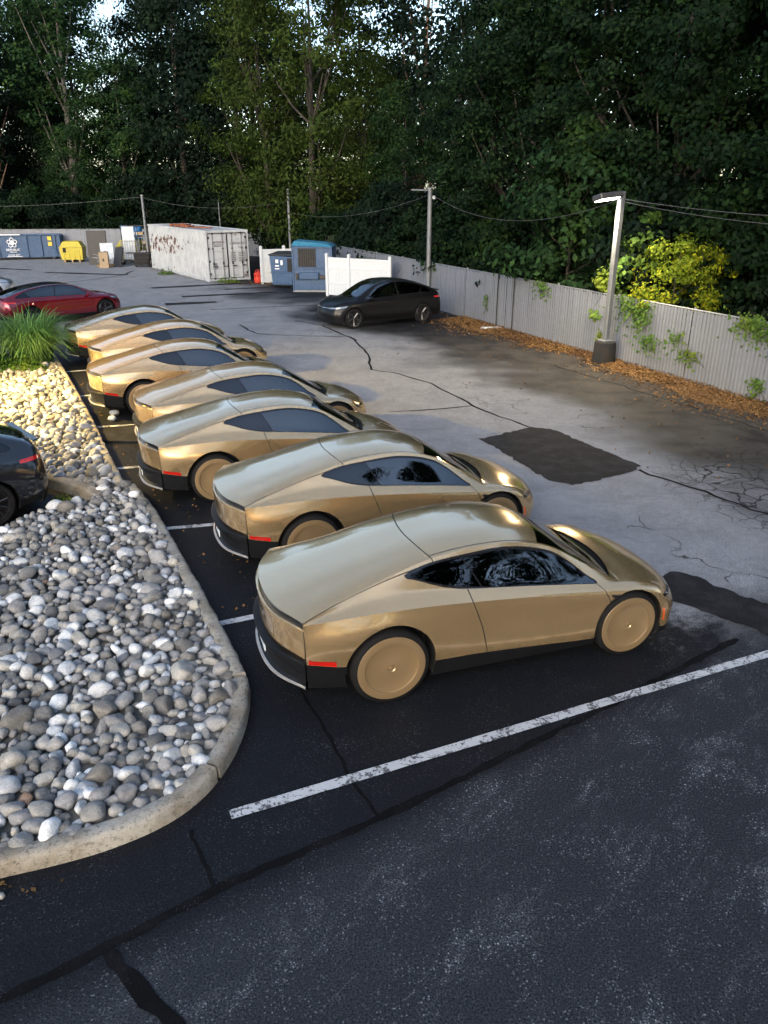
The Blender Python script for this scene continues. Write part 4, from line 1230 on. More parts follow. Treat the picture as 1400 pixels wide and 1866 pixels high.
n1 = build_bed('stone_bed', bed_near, vis_near, 7, [(.080, .125, 900, .74), (.060, .092, 6000, .68), (.042, .064, 18000, .66), (.028, .040, 9000, .80)], .075, lambda x, y: .05 * max(0, min(1, (-1.5 - x) / 2.5)), 'grey and white river stones heaped in the kerbed bed nearest the camera')
n2 = build_bed('stone_bed', bed_far, vis_near, 9, [(.085, .125, 1600, .74), (.06, .095, 12000, .68), (.042, .06, 12000, .74)], .09, lambda x, y: .04, 'pale river stones in the far bed under the warm light')
print('stones', n1, n2)
# stray stones on the asphalt by the kerb
for i, (x, y, r) in enumerate([(-6.05, 16.75, .12), (-5.95, 16.3, .10), (-2.75, 4.02, .03), (-6.9, 18.0, .08)]):
    o = bpy.data.objects.new('stray_stone', STM[i*3]); COL.objects.link(o)
    o.location = (x, y, r*.5); o.scale = (r, r, r); o.rotation_euler = (0.1, .1, i)
    tag(o, ['rounded tan stone that rolled off the far bed beyond the kerb', 'smaller pale stone lying on asphalt beside the tan one', 'tiny white pebble on asphalt at the near kerb', 'pale stone on the asphalt by the third bay line'][i], 'stone')

# ------------------------------------------------------------------ grass clump, ground cover and weeds
def blades(cx, cy, n, rad0, hmin, hmax, spread, seed, wid):
    rnd = random.Random(seed); V = []; F = []
    for _ in range(n):
        a = rnd.uniform(0, 6.283); r = rad0 * math.sqrt(rnd.random())
        x, y = cx + r*math.cos(a), cy + r*math.sin(a)
        b = a + rnd.gauss(0, .7); h = rnd.uniform(hmin, hmax); out = spread * rnd.uniform(.25, 1.1)
        w = wid * rnd.uniform(.6, 1.3); dr = rnd.uniform(.6, 1.05) + .35 * out / spread
        tx, ty = -math.sin(b), math.cos(b)
        base = len(V); seg = 5
        for q in range(seg + 1):
            t = q / seg
            px = x + math.cos(b)*out*t**1.7; py = y + math.sin(b)*out*t**1.7
            pz = h * (t * 1.6 - dr * t * t)
            ww = w * (1 - t**2.2) + .001
            V += [(px + tx*ww, py + ty*ww, max(pz, 0.0)), (px - tx*ww, py - ty*ww, max(pz, 0.0))]
        for q in range(seg): F.append((base+2*q, base+2*q+1, base+2*q+3, base+2*q+2))
    return V, F
def grass_clump(name, cx, cy, z, label, seed, n, r0, h0, h1, sp, wid=.009, mat='grass', cat='grass clump'):
    V, F = blades(0, 0, n, r0, h0, h1, sp, seed, wid)
    o = link(name, np_mesh(name, V, F, M[mat], 180)); o.location = (cx, cy, z)
    return tag(o, label, cat)
grass_clump('ornamental_grass', -9.95, 21.75, .1, 'large clump of arching ornamental grass beside the gold cars', 3, 1700, .50, 1.1, 2.0, 1.45, .014)
gcv = np.random.default_rng(5)
def leaf_quads(C, N, size, rng, aspect=.6):
    n = len(C)
    N = N / (np.linalg.norm(N, axis=1)[:, None] + 1e-9)
    A = np.cross(N, rng.normal(size=(n, 3))); A /= np.linalg.norm(A, axis=1)[:, None] + 1e-9
    B = np.cross(N, A)
    s = size * rng.uniform(.65, 1.35, (n, 1)); 
    V = np.stack([C - A*s*.5, C + B*s*aspect*.5 + N*s*.06, C + A*s*.5, C - B*s*aspect*.5 + N*s*.06], 1).reshape(-1, 3)
    F = np.arange(n*4).reshape(n, 4)
    return V, F
def cover(name, cx, cy, rx, ry, h, n, size, seed, label, mat='ground_cover', z=.1, cat='ground cover'):
    rng = np.random.default_rng(seed)
    a = rng.uniform(0, 6.283, n); r = np.sqrt(rng.random(n))
    lump = .7 + .5*np.sin(a*3 + seed) * np.cos(a*5)
    C = np.stack([np.cos(a)*r*rx, np.sin(a)*r*ry, rng.random(n)**.6 * h * (1.05 - r**2) * lump], 1)
    N = np.stack([np.cos(a)*r, np.sin(a)*r, np.full(n, .8)], 1) + rng.normal(size=(n, 3))*.5
    V, F = leaf_quads(C, N, size, rng)
    o = link(name, np_mesh(name, V, F, M[mat])); o.location = (cx, cy, z)
    return tag(o, label, kind='stuff')
cover('ground_cover_plant', -10.9, 21.0, 1.2, .8, .75, 5200, .07, 11, 'low bright green ground cover in front of the ornamental grass')
cover('ground_cover_plant', -9.7, 20.75, .7, .4, .5, 2200, .06, 12, 'green ground cover spilling over stones at the foot of the grass')
cover('weed', -5.15, 11.45, .28, .14, .18, 500, .045, 13, 'green weed growing in the kerb corner behind the black car', 'leaf_vine', .0, 'weed')
cover('weed', -12.9, 47.4, .5, .3, .45, 350, .09, 14, 'weed at the rusty side of the white container', 'leaf_vine', .0, 'weed')
cover('weed', -8.4, 43.2, .7, .25, .3, 400, .09, 15, 'weeds below the doors of the white container', 'leaf_vine', .0, 'weed')

# ------------------------------------------------------------------ slatted chain-link fence along the lot
FP0 = Vector((9.02, 17.59)); FD = Vector((-.405, .9143)); FN = Vector((.9143, .405))   # FN points away from the lot
def fpt(t, o=0.0): p = FP0 + FD*t + FN*o; return (p.x, p.y)
def privacy_fence(name, pfun, t0, t1, h, label, wires, spacing=3.0, slat=.105, seed=1):
    root = empty(name, (0, 0, 0)); tag(root, label, 'fence')
    rnd = random.Random(seed)
    n = max(1, round((t1 - t0) / spacing)); L = (t1 - t0) / n
    rail = MB()
    for i in range(n):
        a, b = t0 + i*L, t0 + (i+1)*L
        m = MB(); t = a + .02
        while t < b - .02:
            w = slat * 1.0; lean = rnd.gauss(0, .006); hh = h - .06 + rnd.uniform(-.015, .015); d = rnd.uniform(-.003, .003)
            p = [pfun(t, d), pfun(t + w, d), pfun(t + w + lean, d), pfun(t + lean, d)]
            q = pfun(t + w*.5, d - .0008); q2 = pfun(t + w*.5 + lean, d - .0008)
            m.add([(p[0][0], p[0][1], .03), (q[0], q[1], .03), (p[1][0], p[1][1], .03), (p[3][0], p[3][1], hh), (q2[0], q2[1], hh), (p[2][0], p[2][1], hh)],
                  [(0, 1, 4, 3), (1, 2, 5, 4)])
            t += slat
        o = m.build('slat_panel', M['slat'], root); tag(o, None, kind='stuff')
        p = pfun(a, .06)
        MB().tube([(p[0], p[1], -.02), (p[0], p[1], h + .03)], .035, 10).build('post', M['steel_grey'], root, 50)
    a = pfun(t0, .02); b = pfun(t1, .02)
    MB().tube([(a[0], a[1], h - .03), (b[0], b[1], h - .03)], .024, 8).build('top_rail', M['steel_grey'], root, 50)
    if wires:
        w0, w1 = wires; V = []; F = []; pitch = .058; k = 0; th = .0075
        t = w0
        while t < w1:
            for sgn in (0, 1):
                nz = int((h + .02) / pitch)
                for q in range(nz + 1):
                    tt = t + ((q + sgn) % 2) * pitch
                    p = pfun(tt, -.022 - .004*sgn); z = q*pitch
                    V += [(p[0] + FD.x*th, p[1] + FD.y*th, z), (p[0] - FD.x*th, p[1] - FD.y*th, z)]
                    if q < nz:
                        b_ = len(V) - 2; F.append((b_, b_+1, b_+3, b_+2))
            t += pitch*2
        o = link('wire_mesh', np_mesh('wire_mesh', V, F, M['wire']), None, root); tag(o, None, kind='stuff')
    return root
fence = privacy_fence('privacy_fence', fpt, -9.0, 35.0, 1.87, 'long grey slatted chain-link fence along the right of the lot', (-4.0, 22.0), slat=.066)
for tt in (11.0, 12.05):
    p = fpt(tt, -.05); MB().tube([(p[0], p[1], 0), (p[0], p[1], 1.88)], .022, 8).build('gate_post', M['steel_dark'], fence, 50)
WP0 = Vector((-5.4, 51.0)); 
def wpt(t, o=0.0): return (-6.5 - t*.995, 60.6 - t*.10 + o)
fence2 = privacy_fence('privacy_fence', wpt, 0.0, 45.0, 2.0, 'pale grey fence closing the far end of the lot behind the blue dumpster', None, 3.0, .25, 3)

# leaf litter along the fence foot
def litter(name, pts, n, size, seed, label, z0=.012, heap=.08):
    rng = np.random.default_rng(seed)
    C = np.array(pts)
    N = np.stack([rng.normal(0, .5, n), rng.normal(0, .5, n), np.ones(n)], 1)
    V, F = leaf_quads(C, N, size, rng, .7)
    o = link(name, np_mesh(name, V, F, M['leaf_dry'])); return tag(o, label, kind='stuff')
rng = np.random.default_rng(77)
def litter_width(t): return 1.15 + .35*math.sin(t*.55 + 1) + .2*math.sin(t*1.7)
mul = []
for i in range(97):
    t = -9.5 + i*.25; mul.append(fpt(t, -litter_width(t)*.72 - .05*math.sin(t*9)))
mul2 = [fpt(-9.5 + i*.25, .4) for i in range(97)]
ml = MB(); n_ = len(mul)
ml.add([(p[0], p[1], .006) for p in mul] + [(p[0], p[1], .05) for p in mul2], [(i, i+1, n_+i+1, n_+i)[::-1] for i in range(n_-1)])
mo = ml.build('mulch_strip', M['mulch']); tag(mo, 'brown strip of rotted leaves along the foot of the fence', kind='structure')
pts = []
for _ in range(24000):
    t = rng.uniform(-9, 14.5); w = litter_width(t); e = abs(rng.normal(0, .55))
    o = -min(e, 1.9) * w
    p = fpt(t, o - .02); pts.append((p[0], p[1], .02 + max(0, .10*(1 + o/w)) * rng.random()))
litter('leaf_litter', pts, len(pts), .055, 78, 'orange brown fallen leaves banked against the fence')
pts = []
for _ in range(420):
    p = fpt(rng.uniform(-8, 16), -rng.uniform(.5, 2.5)**1.9); pts.append((p[0], p[1], .012))
for _ in range(900):
    a = rng.uniform(0, 6.28); r = abs(rng.normal(0, 1)); pts.append((-5.9 + 1.3*r*math.cos(a), 42.2 + .9*r*math.sin(a), .02 + .1*rng.random()))
for _ in range(500):
    a = rng.uniform(0, 6.28); r = abs(rng.normal(0, 1)); pts.append((2.9 + .8*r*math.cos(a), 29.9 + .9*r*math.sin(a), .02 + .05*rng.random()))
for _ in range(500):
    t = rng.uniform(0, 1); pts.append((-14.6 + 5.2*t + rng.normal(0, .25), 50.6 - 7.2*t + rng.normal(0, .4), .02 + .06*rng.random()))
litter('leaf_litter', pts, len(pts), .055, 79, 'scattered dry leaves on the asphalt near fence and container')
pts = []
for _ in range(60):
    s = rng.uniform(0, 1); x0 = -2.0 - 2.3*s; pts.append((x0 + rng.uniform(.05, 1.0), 7.7 + 4.3*s + rng.uniform(0, .6), .012))
for _ in range(110):
    s = rng.uniform(0, 1); pts.append((-4.3 - 4*s + rng.uniform(.02, .5), 12.3 + 8*s, .012))
for _ in range(9):
    pts.append((-2.65 + rng.normal(0, .16), 4.12 + rng.normal(0, .05), .01 + .02*rng.random()))
litter('leaf_litter', pts, len(pts), .045, 80, 'few small dry leaves beside the kerb')

# vines hanging on the fence
def vine(t0, z0, n, sx, sz, seed, label, size=.085, mat='leaf_vine', down=1.0):
    rng = np.random.default_rng(seed)
    tt = rng.normal(0, sx, n); zz = -np.abs(rng.normal(0, sz, n))*down + rng.normal(0, .07, n)
    C = np.array([(*fpt(t0 + a, -.05 - .10*rng.random()), max(.05, min(2.05, z0 + b))) for a, b in zip(tt, zz)])
    N = np.stack([-FN.x + rng.normal(0, .5, n), -FN.y + rng.normal(0, .5, n), .5 + rng.normal(0, .4, n)], 1)
    V, F = leaf_quads(C, N, size, rng, .8)
    r = MB()
    for q in range(3):
        a = fpt(t0 + rng.normal(0, sx*.4), -.04); b = fpt(t0 + rng.normal(0, sx), -.05)
        r.tube([(a[0], a[1], z0), (b[0], b[1], max(.1, z0 - sz*1.8*down))], .006, 5)
    root = empty('vine', (0, 0, 0)); tag(root, label, 'vine')
    o = link('leaves', np_mesh('leaves', V, F, M[mat]), None, root); r.build('stem', M['bark'], root)
vine(5.1, 1.85, 260, .40, .35, 1, 'leafy vine spilling over the fence just right of the lamp post')
vine(4.5, 1.75, 240, .20, .38, 2, 'yellowish vine trailing down below the yellow bush', .08)
vine(4.1, .95, 130, .30, .25, 3, 'low vine on the fence right of the lamp base')
vine(3.1, 1.15, 60, .16, .12, 4, 'small upper sprig of vine on the middle of the right fence')
vine(2.7, .80, 90, .26, .18, 5, 'small lower sprig of vine on the right fence')
vine(.6, 1.9, 420, .35, .26, 6, 'thick vine hanging over the fence at the right edge')
vine(.4, .5, 70, .15, .2, 7, 'little vine near the ground at the right edge of the fence')
vine(9.3, 1.86, 110, .22, .22, 8, 'vine sprig over the fence top left of the lamp post')
vine(12.8, 1.0, 40, .08, .3, 9, 'thin vine low on the fence near the black crossover')
vine(6.2, .75, 60, .08, .18, 10, 'small leafy sprig behind the lamp base')
# ------------------------------------------------------------------ trees
def crown(seed, H, z0, rx, nclump, per, size, clump_r, prof, hollow=.55, aspect=.62, droop=.0):
    """leaf mesh of a crown between z0 and H; prof(t) gives the radius share at height share t"""
    rng = np.random.default_rng(seed)
    C = []; centres = []
    for _ in range(nclump):
        t = rng.uniform(0, 1); a = rng.uniform(0, 6.283)
        lob = 1 + .22*math.sin(a*3 + seed) + .16*math.sin(a*5 + t*7 + seed*2)
        r = rx * prof(t) * lob * (hollow + (1 - hollow) * rng.random()**.6)
        z = z0 + (H - z0)*t + rng.normal(0, .25)
        c = np.array([r*math.cos(a), r*math.sin(a), z]); centres.append(c)
        k = int(per * rng.uniform(.5, 1.5)); cr = clump_r * rng.uniform(.6, 1.35)
        d = rng.normal(size=(k, 3)); d /= np.linalg.norm(d, axis=1)[:, None]
        p = d * (cr * rng.random((k, 1))**.45) * np.array([1.15, 1.15, .62])
        p[:, 2] -= droop * (p[:, 0]**2 + p[:, 1]**2)
        out = np.array([math.cos(a), math.sin(a), .55])
        n = d*.7 + out*.75 + rng.normal(size=(k, 3))*.45
        C.append(np.concatenate([p + c, n], 1))
    C = np.concatenate(C)
    V, F = leaf_quads(C[:, :3], C[:, 3:], size, rng, aspect)
    return V, F, centres
def trunk(seed, H, r, centres, lean=(0, 0), nl=12, z_first=.25, low=None):
    rnd = random.Random(seed); m = MB()
    pts = []; n = 9
    for i in range(n):
        t = i/(n-1)
        pts.append((lean[0]*t + .18*math.sin(t*4 + seed)*t, lean[1]*t + .18*math.cos(t*5 + seed)*t, H*t*.93 - .15))
    rs = [r*(1.25 if i == 0 else 1)*(1 - .88*(i/(n-1))) for i in range(n)]
    m.tube(pts, rs, 10)
    cs = [c for c in centres if c[2] > H*z_first]
    rnd.shuffle(cs)
    for c in cs[:nl]:
        k = min(n-2, max(1, int((c[2]/H - .18)*n*.85)))
        a = Vector(pts[k]); b = Vector(c); mid = (a + b)/2 + Vector((0, 0, -.12*(b-a).length)) + Vector((rnd.gauss(0, .2), rnd.gauss(0, .2), 0))
        m.tube([a, a.lerp(mid, .6), mid.lerp(b, .4), b], [rs[k]*.5, rs[k]*.36, rs[k]*.24, .012], 7, False)
    return m
ovoid = lambda t: math.sin(math.pi * (.12 + .86*t))**.65
wide = lambda t: (1 - (2*t - .75)**2 * .62) if t < 1 else .3
column = lambda t: .55 + .45*math.sin(math.pi*t)
def make_tree(name, leafmat, barkmat, seed, H, z0, rx, nclump, per, size, clump_r, prof=ovoid, r=.2, lean=(0, 0), nl=12, **kw):
    V, F, cs = crown(seed, H, z0, rx, nclump, per, size, clump_r, prof, **kw)
    root = empty(name)
    if r > 0: trunk(seed, H, r, cs, lean, nl).build('trunk', M[barkmat], root, 60)
    link('crown', np_mesh('crown', V, F, M[leafmat]), None, root)
    return root
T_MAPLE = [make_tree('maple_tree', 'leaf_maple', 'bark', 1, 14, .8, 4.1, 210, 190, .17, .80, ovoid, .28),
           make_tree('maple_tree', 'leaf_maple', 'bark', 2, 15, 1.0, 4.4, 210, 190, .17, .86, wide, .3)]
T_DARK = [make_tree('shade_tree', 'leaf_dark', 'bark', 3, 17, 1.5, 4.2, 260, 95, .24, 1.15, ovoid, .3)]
T_OLIVE = [make_tree('locust_tree', 'leaf_olive', 'bark', 5, 17, 2.0, 3.6, 230, 85, .24, .95, column, .26, aspect=.45, droop=.12),
           make_tree('locust_tree', 'leaf_mid', 'bark', 6, 16, 2.0, 3.4, 210, 80, .25, .95, column, .26, aspect=.5, droop=.1)]
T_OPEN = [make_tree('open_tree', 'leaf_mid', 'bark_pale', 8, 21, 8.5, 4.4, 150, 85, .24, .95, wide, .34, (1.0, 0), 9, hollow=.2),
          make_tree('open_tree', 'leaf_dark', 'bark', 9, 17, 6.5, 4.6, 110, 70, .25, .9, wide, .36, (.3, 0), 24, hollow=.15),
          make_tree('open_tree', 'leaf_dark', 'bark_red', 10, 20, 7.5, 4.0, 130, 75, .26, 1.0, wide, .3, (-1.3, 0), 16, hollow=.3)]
T_SHRUB = [make_tree('shrub', 'leaf_maple', 'bark', 12, 4.2, .3, 2.4, 110, 90, .21, .7, ovoid, .06),
           make_tree('shrub', 'leaf_dark', 'bark', 13, 5.0, .3, 2.8, 120, 90, .22, .8, ovoid, .06)]
first = set()
def plant(proto, x, y, s, rz, label, group=None, cat='tree', sz=None):
    if id(proto) in first: o = copy_tree(proto)
    else: first.add(id(proto)); o = proto
    o.location = (x, y, -.05); o.rotation_euler = (0, 0, rz); o.scale = (s, s, sz or s)
    return tag(o, label, cat, group)
rt = random.Random(4)
# right-hand wood: maples whose leaves come down to the fence
ORD = ['first', 'second', 'third', 'fourth', 'fifth', 'sixth', 'seventh', 'eighth']
for i, (t, o, s) in enumerate([(-6.5, 5.2, .95), (-2.5, 5.0, .9), (1.2, 5.4, 1.0), (5.2, 5.6, .95), (9.4, 5.0, .95), (13.4, 4.8, .95), (17.2, 4.6, .9), (20.8, 4.8, .85)]):
    p = fpt(t, o)
    plant(T_MAPLE[i % 2], p[0], p[1], s, rt.uniform(0, 6.28), '%s dark green maple from the right edge, close behind the long fence' % ORD[i], 'maples along the right fence')
for i, (t, o, s) in enumerate([(-1.5, 10.5, 1.2), (5, 11, 1.2), (11, 10.5, 1.15), (17, 10, 1.1), (3.5, 17, 1.35), (11, 17, 1.3)]):
    p = fpt(t, o)
    plant(T_DARK[0] if i % 2 else T_MAPLE[1], p[0], p[1], s, rt.uniform(0, 6.28), 'tall shaded tree deep in the wood behind the right fence', 'trees deep in the right wood')
# centre: the open tree with a visible trunk, olive locust trees
plant(T_OPEN[1], 4.6, 43.0, 1.0, .6, 'tall tree with bare forking trunk rising behind the middle of the fence')
plant(T_OLIVE[0], -4.3, 50.0, 1.05, 0, 'olive yellow green tree towering behind the blue dumpster')
plant(T_OLIVE[0], -1.2, 53.5, .72, 2.0, 'short olive green tree behind the white vinyl fence')
plant(T_OLIVE[0], -7.6, 54.5, .98, 4.0, 'olive green tree behind the right end of the white container')
plant(T_OLIVE[1], 1.2, 49.5, .62, 1.0, 'low mid green tree left of the bare grey pole')
# left: dark and mid trees beyond the far fence, pale trunk, red-brown trunk
plant(T_OPEN[0], -25.5, 68.0, 1.05, .4, 'open tree with pale grey trunk against bright sky at upper left')
plant(T_OPEN[2], -31.3, 65.5, 1.0, 0, 'tree with reddish brown trunk at far left')
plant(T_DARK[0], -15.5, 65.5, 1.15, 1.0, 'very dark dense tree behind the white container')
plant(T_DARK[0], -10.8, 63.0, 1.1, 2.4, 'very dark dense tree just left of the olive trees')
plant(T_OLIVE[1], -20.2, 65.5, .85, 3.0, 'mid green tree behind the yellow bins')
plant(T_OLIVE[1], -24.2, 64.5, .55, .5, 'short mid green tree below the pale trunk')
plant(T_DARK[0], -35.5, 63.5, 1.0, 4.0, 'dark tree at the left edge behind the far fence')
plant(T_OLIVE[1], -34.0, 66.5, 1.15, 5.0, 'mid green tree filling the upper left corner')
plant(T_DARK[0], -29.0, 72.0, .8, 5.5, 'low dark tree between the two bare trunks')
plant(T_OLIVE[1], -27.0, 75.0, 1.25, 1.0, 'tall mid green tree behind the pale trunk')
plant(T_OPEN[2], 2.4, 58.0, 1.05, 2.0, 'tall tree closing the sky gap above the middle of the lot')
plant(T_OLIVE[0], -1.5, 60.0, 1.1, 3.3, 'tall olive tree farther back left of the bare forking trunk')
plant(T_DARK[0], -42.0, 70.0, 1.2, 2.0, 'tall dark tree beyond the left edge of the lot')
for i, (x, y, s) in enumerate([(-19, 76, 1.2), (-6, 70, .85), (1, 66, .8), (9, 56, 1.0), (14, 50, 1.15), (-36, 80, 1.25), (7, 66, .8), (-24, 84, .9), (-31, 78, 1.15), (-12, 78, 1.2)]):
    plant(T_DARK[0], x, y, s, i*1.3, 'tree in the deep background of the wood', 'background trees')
# undergrowth right behind the fences
for i in range(13):
    t = -9 + i*3.3; p = fpt(t, (2.7 if not 1 < t < 8 else 3.6) + .5*(i % 2))
    plant(T_SHRUB[i % 2], p[0], p[1], .72 + .12*(i % 3), i*1.1, 'leafy dark shrub growing close behind the right fence', 'shrubs behind the right fence', 'shrub')
for i in range(14):
    plant(T_SHRUB[(i+1) % 2], -42 + i*3.0, 62.6 + .5*(i % 2) - .1*i*.5, .85 + .12*(i % 3), i*1.7, 'dark shrub behind the far fence', 'shrubs behind the far fence', 'shrub')
for i, (x, y) in enumerate([(-3.2, 46.5), (-.8, 45.0), (-6.0, 54.0), (.6, 44.5)]):
    plant(T_SHRUB[i % 2], x, y, .8, i*2.1, 'shrub behind the dumpster enclosure', 'shrubs behind the dumpsters', 'shrub')
yb = make_tree('yellow_bush', 'leaf_yellow', 'bark', 21, 4.4, .9, 1.55, 70, 95, .13, .42, ovoid, .07)
p = fpt(4.9, 1.5); plant(yb, p[0], p[1], .80, 0, 'bright yellow green bush above the fence beside the lamp post', None, 'bush')
gb = make_tree('green_bush', 'leaf_vine', 'bark', 22, 4.2, .8, 1.2, 60, 70, .19, .5, ovoid, .06)
p = fpt(6.6, 1.4); plant(gb, p[0], p[1], .85, 0, 'light green leafy bush just left of the yellow bush', None, 'bush')
mb = make_tree('green_bush', 'leaf_mid', 'bark', 23, 6.2, 1.4, 2.0, 90, 90, .22, .7, ovoid, .08)
p = fpt(10.2, 1.6); plant(mb, p[0], p[1], 1.0, 0, 'fresh green bush over the fence between pole and lamp', None, 'bush')
# trees on the street side, behind the viewpoint: seen mirrored in the car windows
for i, (x, y, s) in enumerate([(-30, -16, .7), (-16, -26, .75), (-3, -26, .7), (8.5, -13.5, 1.15), (14.5, -9.5, 1.25), (21, -6, 1.2), (28, 0, 1.1)]):
    plant(T_MAPLE[i % 2], x, y, s, i*2.0, 'street tree behind the viewpoint mirrored in the car windows', 'street trees')
# ------------------------------------------------------------------ gold coupes in the bays
coupe = make_coupe()
GL = ['gold coupe nearest the camera beside the long white line', 'second gold coupe from the camera, behind the nearest one',
      'third gold coupe from the camera, beside the kerb joint', 'fourth gold coupe, parked forward by the heaved asphalt slab',
      'fifth gold coupe, its rear wheel lit yellow', 'sixth gold coupe, nosing out next to the farthest one', 'farthest gold coupe half hidden by the ornamental grass']
GP = [((-.74, 6.08), 18.1), ((-1.74, 8.87), 19.3), ((-3.48, 11.3), 19.8), ((-4.25, 13.7), 21.0), ((-6.06, 16.29), 21.5), ((-6.99, 19.05), 23.5), ((-8.62, 21.75), 24.0)]
for i, (T, h) in enumerate(GP):
    o = coupe if i == 0 else copy_tree(coupe)
    c, s = math.cos(rad(h)), math.sin(rad(h))
    if i == 0: x, y = .03 - s*.91 , 6.26 + c*.91
    else: x, y = T[0] + .79*c - .847*s, T[1] + .79*s + .847*c
    o.location = (x, y, 0); o.rotation_euler = (0, 0, rad(h))
    tag(o, GL[i], 'car', 'gold coupes parked in a row')
    if i == 0:
        bc = MB().box((1.62, -.30, .80), (.20, .5, .42), .08, Matrix.Rotation(rad(25), 4, 'Y'))
        tag(bc.build('draped_cloth', M['blue_cloth'], o, 50), 'blue cloth draped over the seat')

# ------------------------------------------------------------------ other cars
blk = make_crossover('black_crossover', 'black_car')
a = math.atan2(28.17 - 29.65, -1.19 - 1.46)
def set_car(o, x, y, h, label):
    o.location = (x, y, 0); o.rotation_euler = (0, 0, rad(h)); return tag(o, label, 'car')
hd = math.degrees(a)
lx, ly = -math.sin(a), math.cos(a)
set_car(blk, 1.46 - lx*.92, 29.65 - ly*.92, hd, 'black crossover facing left in front of the grey fence')
red = make_crossover('red_saloon', 'red_car', True)
set_car(red, -13.56, 29.4, 46, 'dark red saloon parked behind the ornamental grass')
bl2 = make_crossover('black_hatchback', 'black_gloss_car', False, 'ten')
h2 = 222.0
set_car(bl2, -6.42, 11.2, h2, 'glossy black car cut off by the left edge beside the stones')
sil = make_crossover('silver_saloon', 'silver_car', True, 'ten')
set_car(sil, -20.7, 35.7, 22, 'silver car roof behind the red saloon at the left edge')
wht = make_crossover('white_saloon', 'white_car', True, 'ten')
set_car(wht, -13.75, 25.7, 195, 'white car corner at the left edge behind the grass')

# ------------------------------------------------------------------ lamp post, plain poles, cables
def sag(a, b, s, n=18):
    a, b = Vector(a), Vector(b)
    return [tuple(a.lerp(b, i/n) - Vector((0, 0, s*4*(i/n)*(1-i/n)))) for i in range(n+1)]
def lamp_post(loc, rz, label, tilt=14):
    r = empty('lamp_post', loc, rz); tag(r, label, 'lamp post', 'lot lamp posts')
    b = MB().lathe([(.34, -.05), (.34, .02), (.33, .10), (.305, .56), (.295, .60), (.27, .615), (.0005, .618)], 32)
    b.build('concrete_base', M['base_concrete'], r, 40)
    MB().box((0, 0, .64), (.34, .34, .05), .012).build('base_plate', M['steel_grey'], r)
    MB().box((0, 0, 2.63), (.16, .16, 4.0), .018).build('pole', M['pole_paint'], r)
    h = MB(); Mt = Matrix.Rotation(rad(tilt), 4, 'X') @ Matrix.Rotation(rad(tilt*.35), 4, 'Y')
    h.box((.46, 0, 4.50), (.78, .40, .15), .03, Mt); h.box((.05, 0, 4.50), (.16, .14, .14), .02)
    head = h.build('lamp_head', M['lamp_head'], r)
    c = Mt @ Vector((.02, 0, -.078))
    MB().box((.46 + c.x, c.y, 4.50 + c.z), (.62, .31, .02), .004, Mt).build('lens', M['lamp_on'], head)
    return r, Mt
LAMP = (6.42, 22.45, 0)
lp, Mt = lamp_post(LAMP, rad(205), 'lit lamp post with round concrete base in front of the fence')
def lamp_light(parent, energy, col, local, aim, size=.3, spot=None, blend=.6):
    ld = bpy.data.lights.new('lamp_light', 'SPOT'); ld.energy = energy; ld.color = col; ld.shadow_soft_size = size
    ld.spot_size = rad(spot or 150); ld.spot_blend = blend
    o = bpy.data.objects.new('lamp_light', ld); COL.objects.link(o); o.parent = parent
    o.location = local; d = Vector(aim)
    o.rotation_euler = (-d).to_track_quat('Z', 'Y').to_euler()
    return o
lamp_light(lp, 650, (1.0, .82, .55), (.48, .0, 4.33), (.12, 0, -1), .2, 165, .5)
# the lot's second lamp stands just outside the left edge; its warm pool falls on the far stones
lp2, _ = lamp_post((-12.2, 16.0, 0), rad(10), 'warm lit lamp post just left of the view over the far stone bed', 8)
lamp_light(lp2, 5800, (1.0, .66, .15), (.48, .0, 4.33), (.66, .06, -.66), .15, 92, .7)

def plain_pole(x, y, h, r, label, arm=False):
    o = empty('utility_pole', (x, y, 0)); tag(o, label, 'pole')
    MB().tube([(0, 0, -.05), (0, 0, h)], [r, r*.92], 12).build('shaft', M['pole_paint'], o, 50)
    m = MB(); m.lathe([(r*.95, h), (r*1.25, h + .01), (r*1.2, h + .05), (.001, h + .09)], 12); m.build('cap', M['steel_grey'], o, 50)
    if arm:
        MB().tube([(0, 0, h - .04), (-.75, -.1, h - .02)], .03, 8).build('arm', M['steel_grey'], o, 50)
        MB().box((.16, 0, h - .3), (.12, .1, .14), .02).build('insulator', M['pale_panel'], o)
plain_pole(1.85, 33.4, 4.66, .10, 'plain grey pole in front of the fence behind the black crossover', True)
plain_pole(-15.6, 53.5, 4.25, .09, 'grey pole at the far end of the white container')
plain_pole(-11.2, 56.0, 3.9, .035, 'thin pole rising behind the white container')
plain_pole(-5.6, 48.5, 4.6, .085, 'grey pole behind the blue dumpster')
def cable(pts, r, label): 
    m = MB()
    for p in pts: m.tube(p, r * .75, 5)
    o = m.build('overhead_cable', M['cable'], None, 60); tag(o, label, 'cable')
LT = (LAMP[0], LAMP[1], 4.44)
cable([sag(LT, (1.95, 33.4, 4.45), .75)], .012, 'cable sagging from lamp post to the grey pole')
cable([sag(LT, (13.4, 13.0, 4.3), .30)], .012, 'upper cable running from lamp post to the right edge')
cable([sag((LT[0], LT[1], 4.38), (13.4, 13.0, 4.22), .42)], .010, 'lower cable running from lamp post to the right edge')
cable([sag((1.8, 33.4, 4.45), (-5.6, 48.5, 3.4), .5)], .012, 'cable from the grey pole to the pole behind the dumpster')
cable([sag((-5.6, 48.5, 4.0), (-15.6, 53.5, 4.15), .5)], .012, 'cable passing over the white container')
cable([sag((-15.6, 53.5, 4.2), (-42, 55.0, 4.6), .8)], .014, 'cable from the container pole to the left edge')

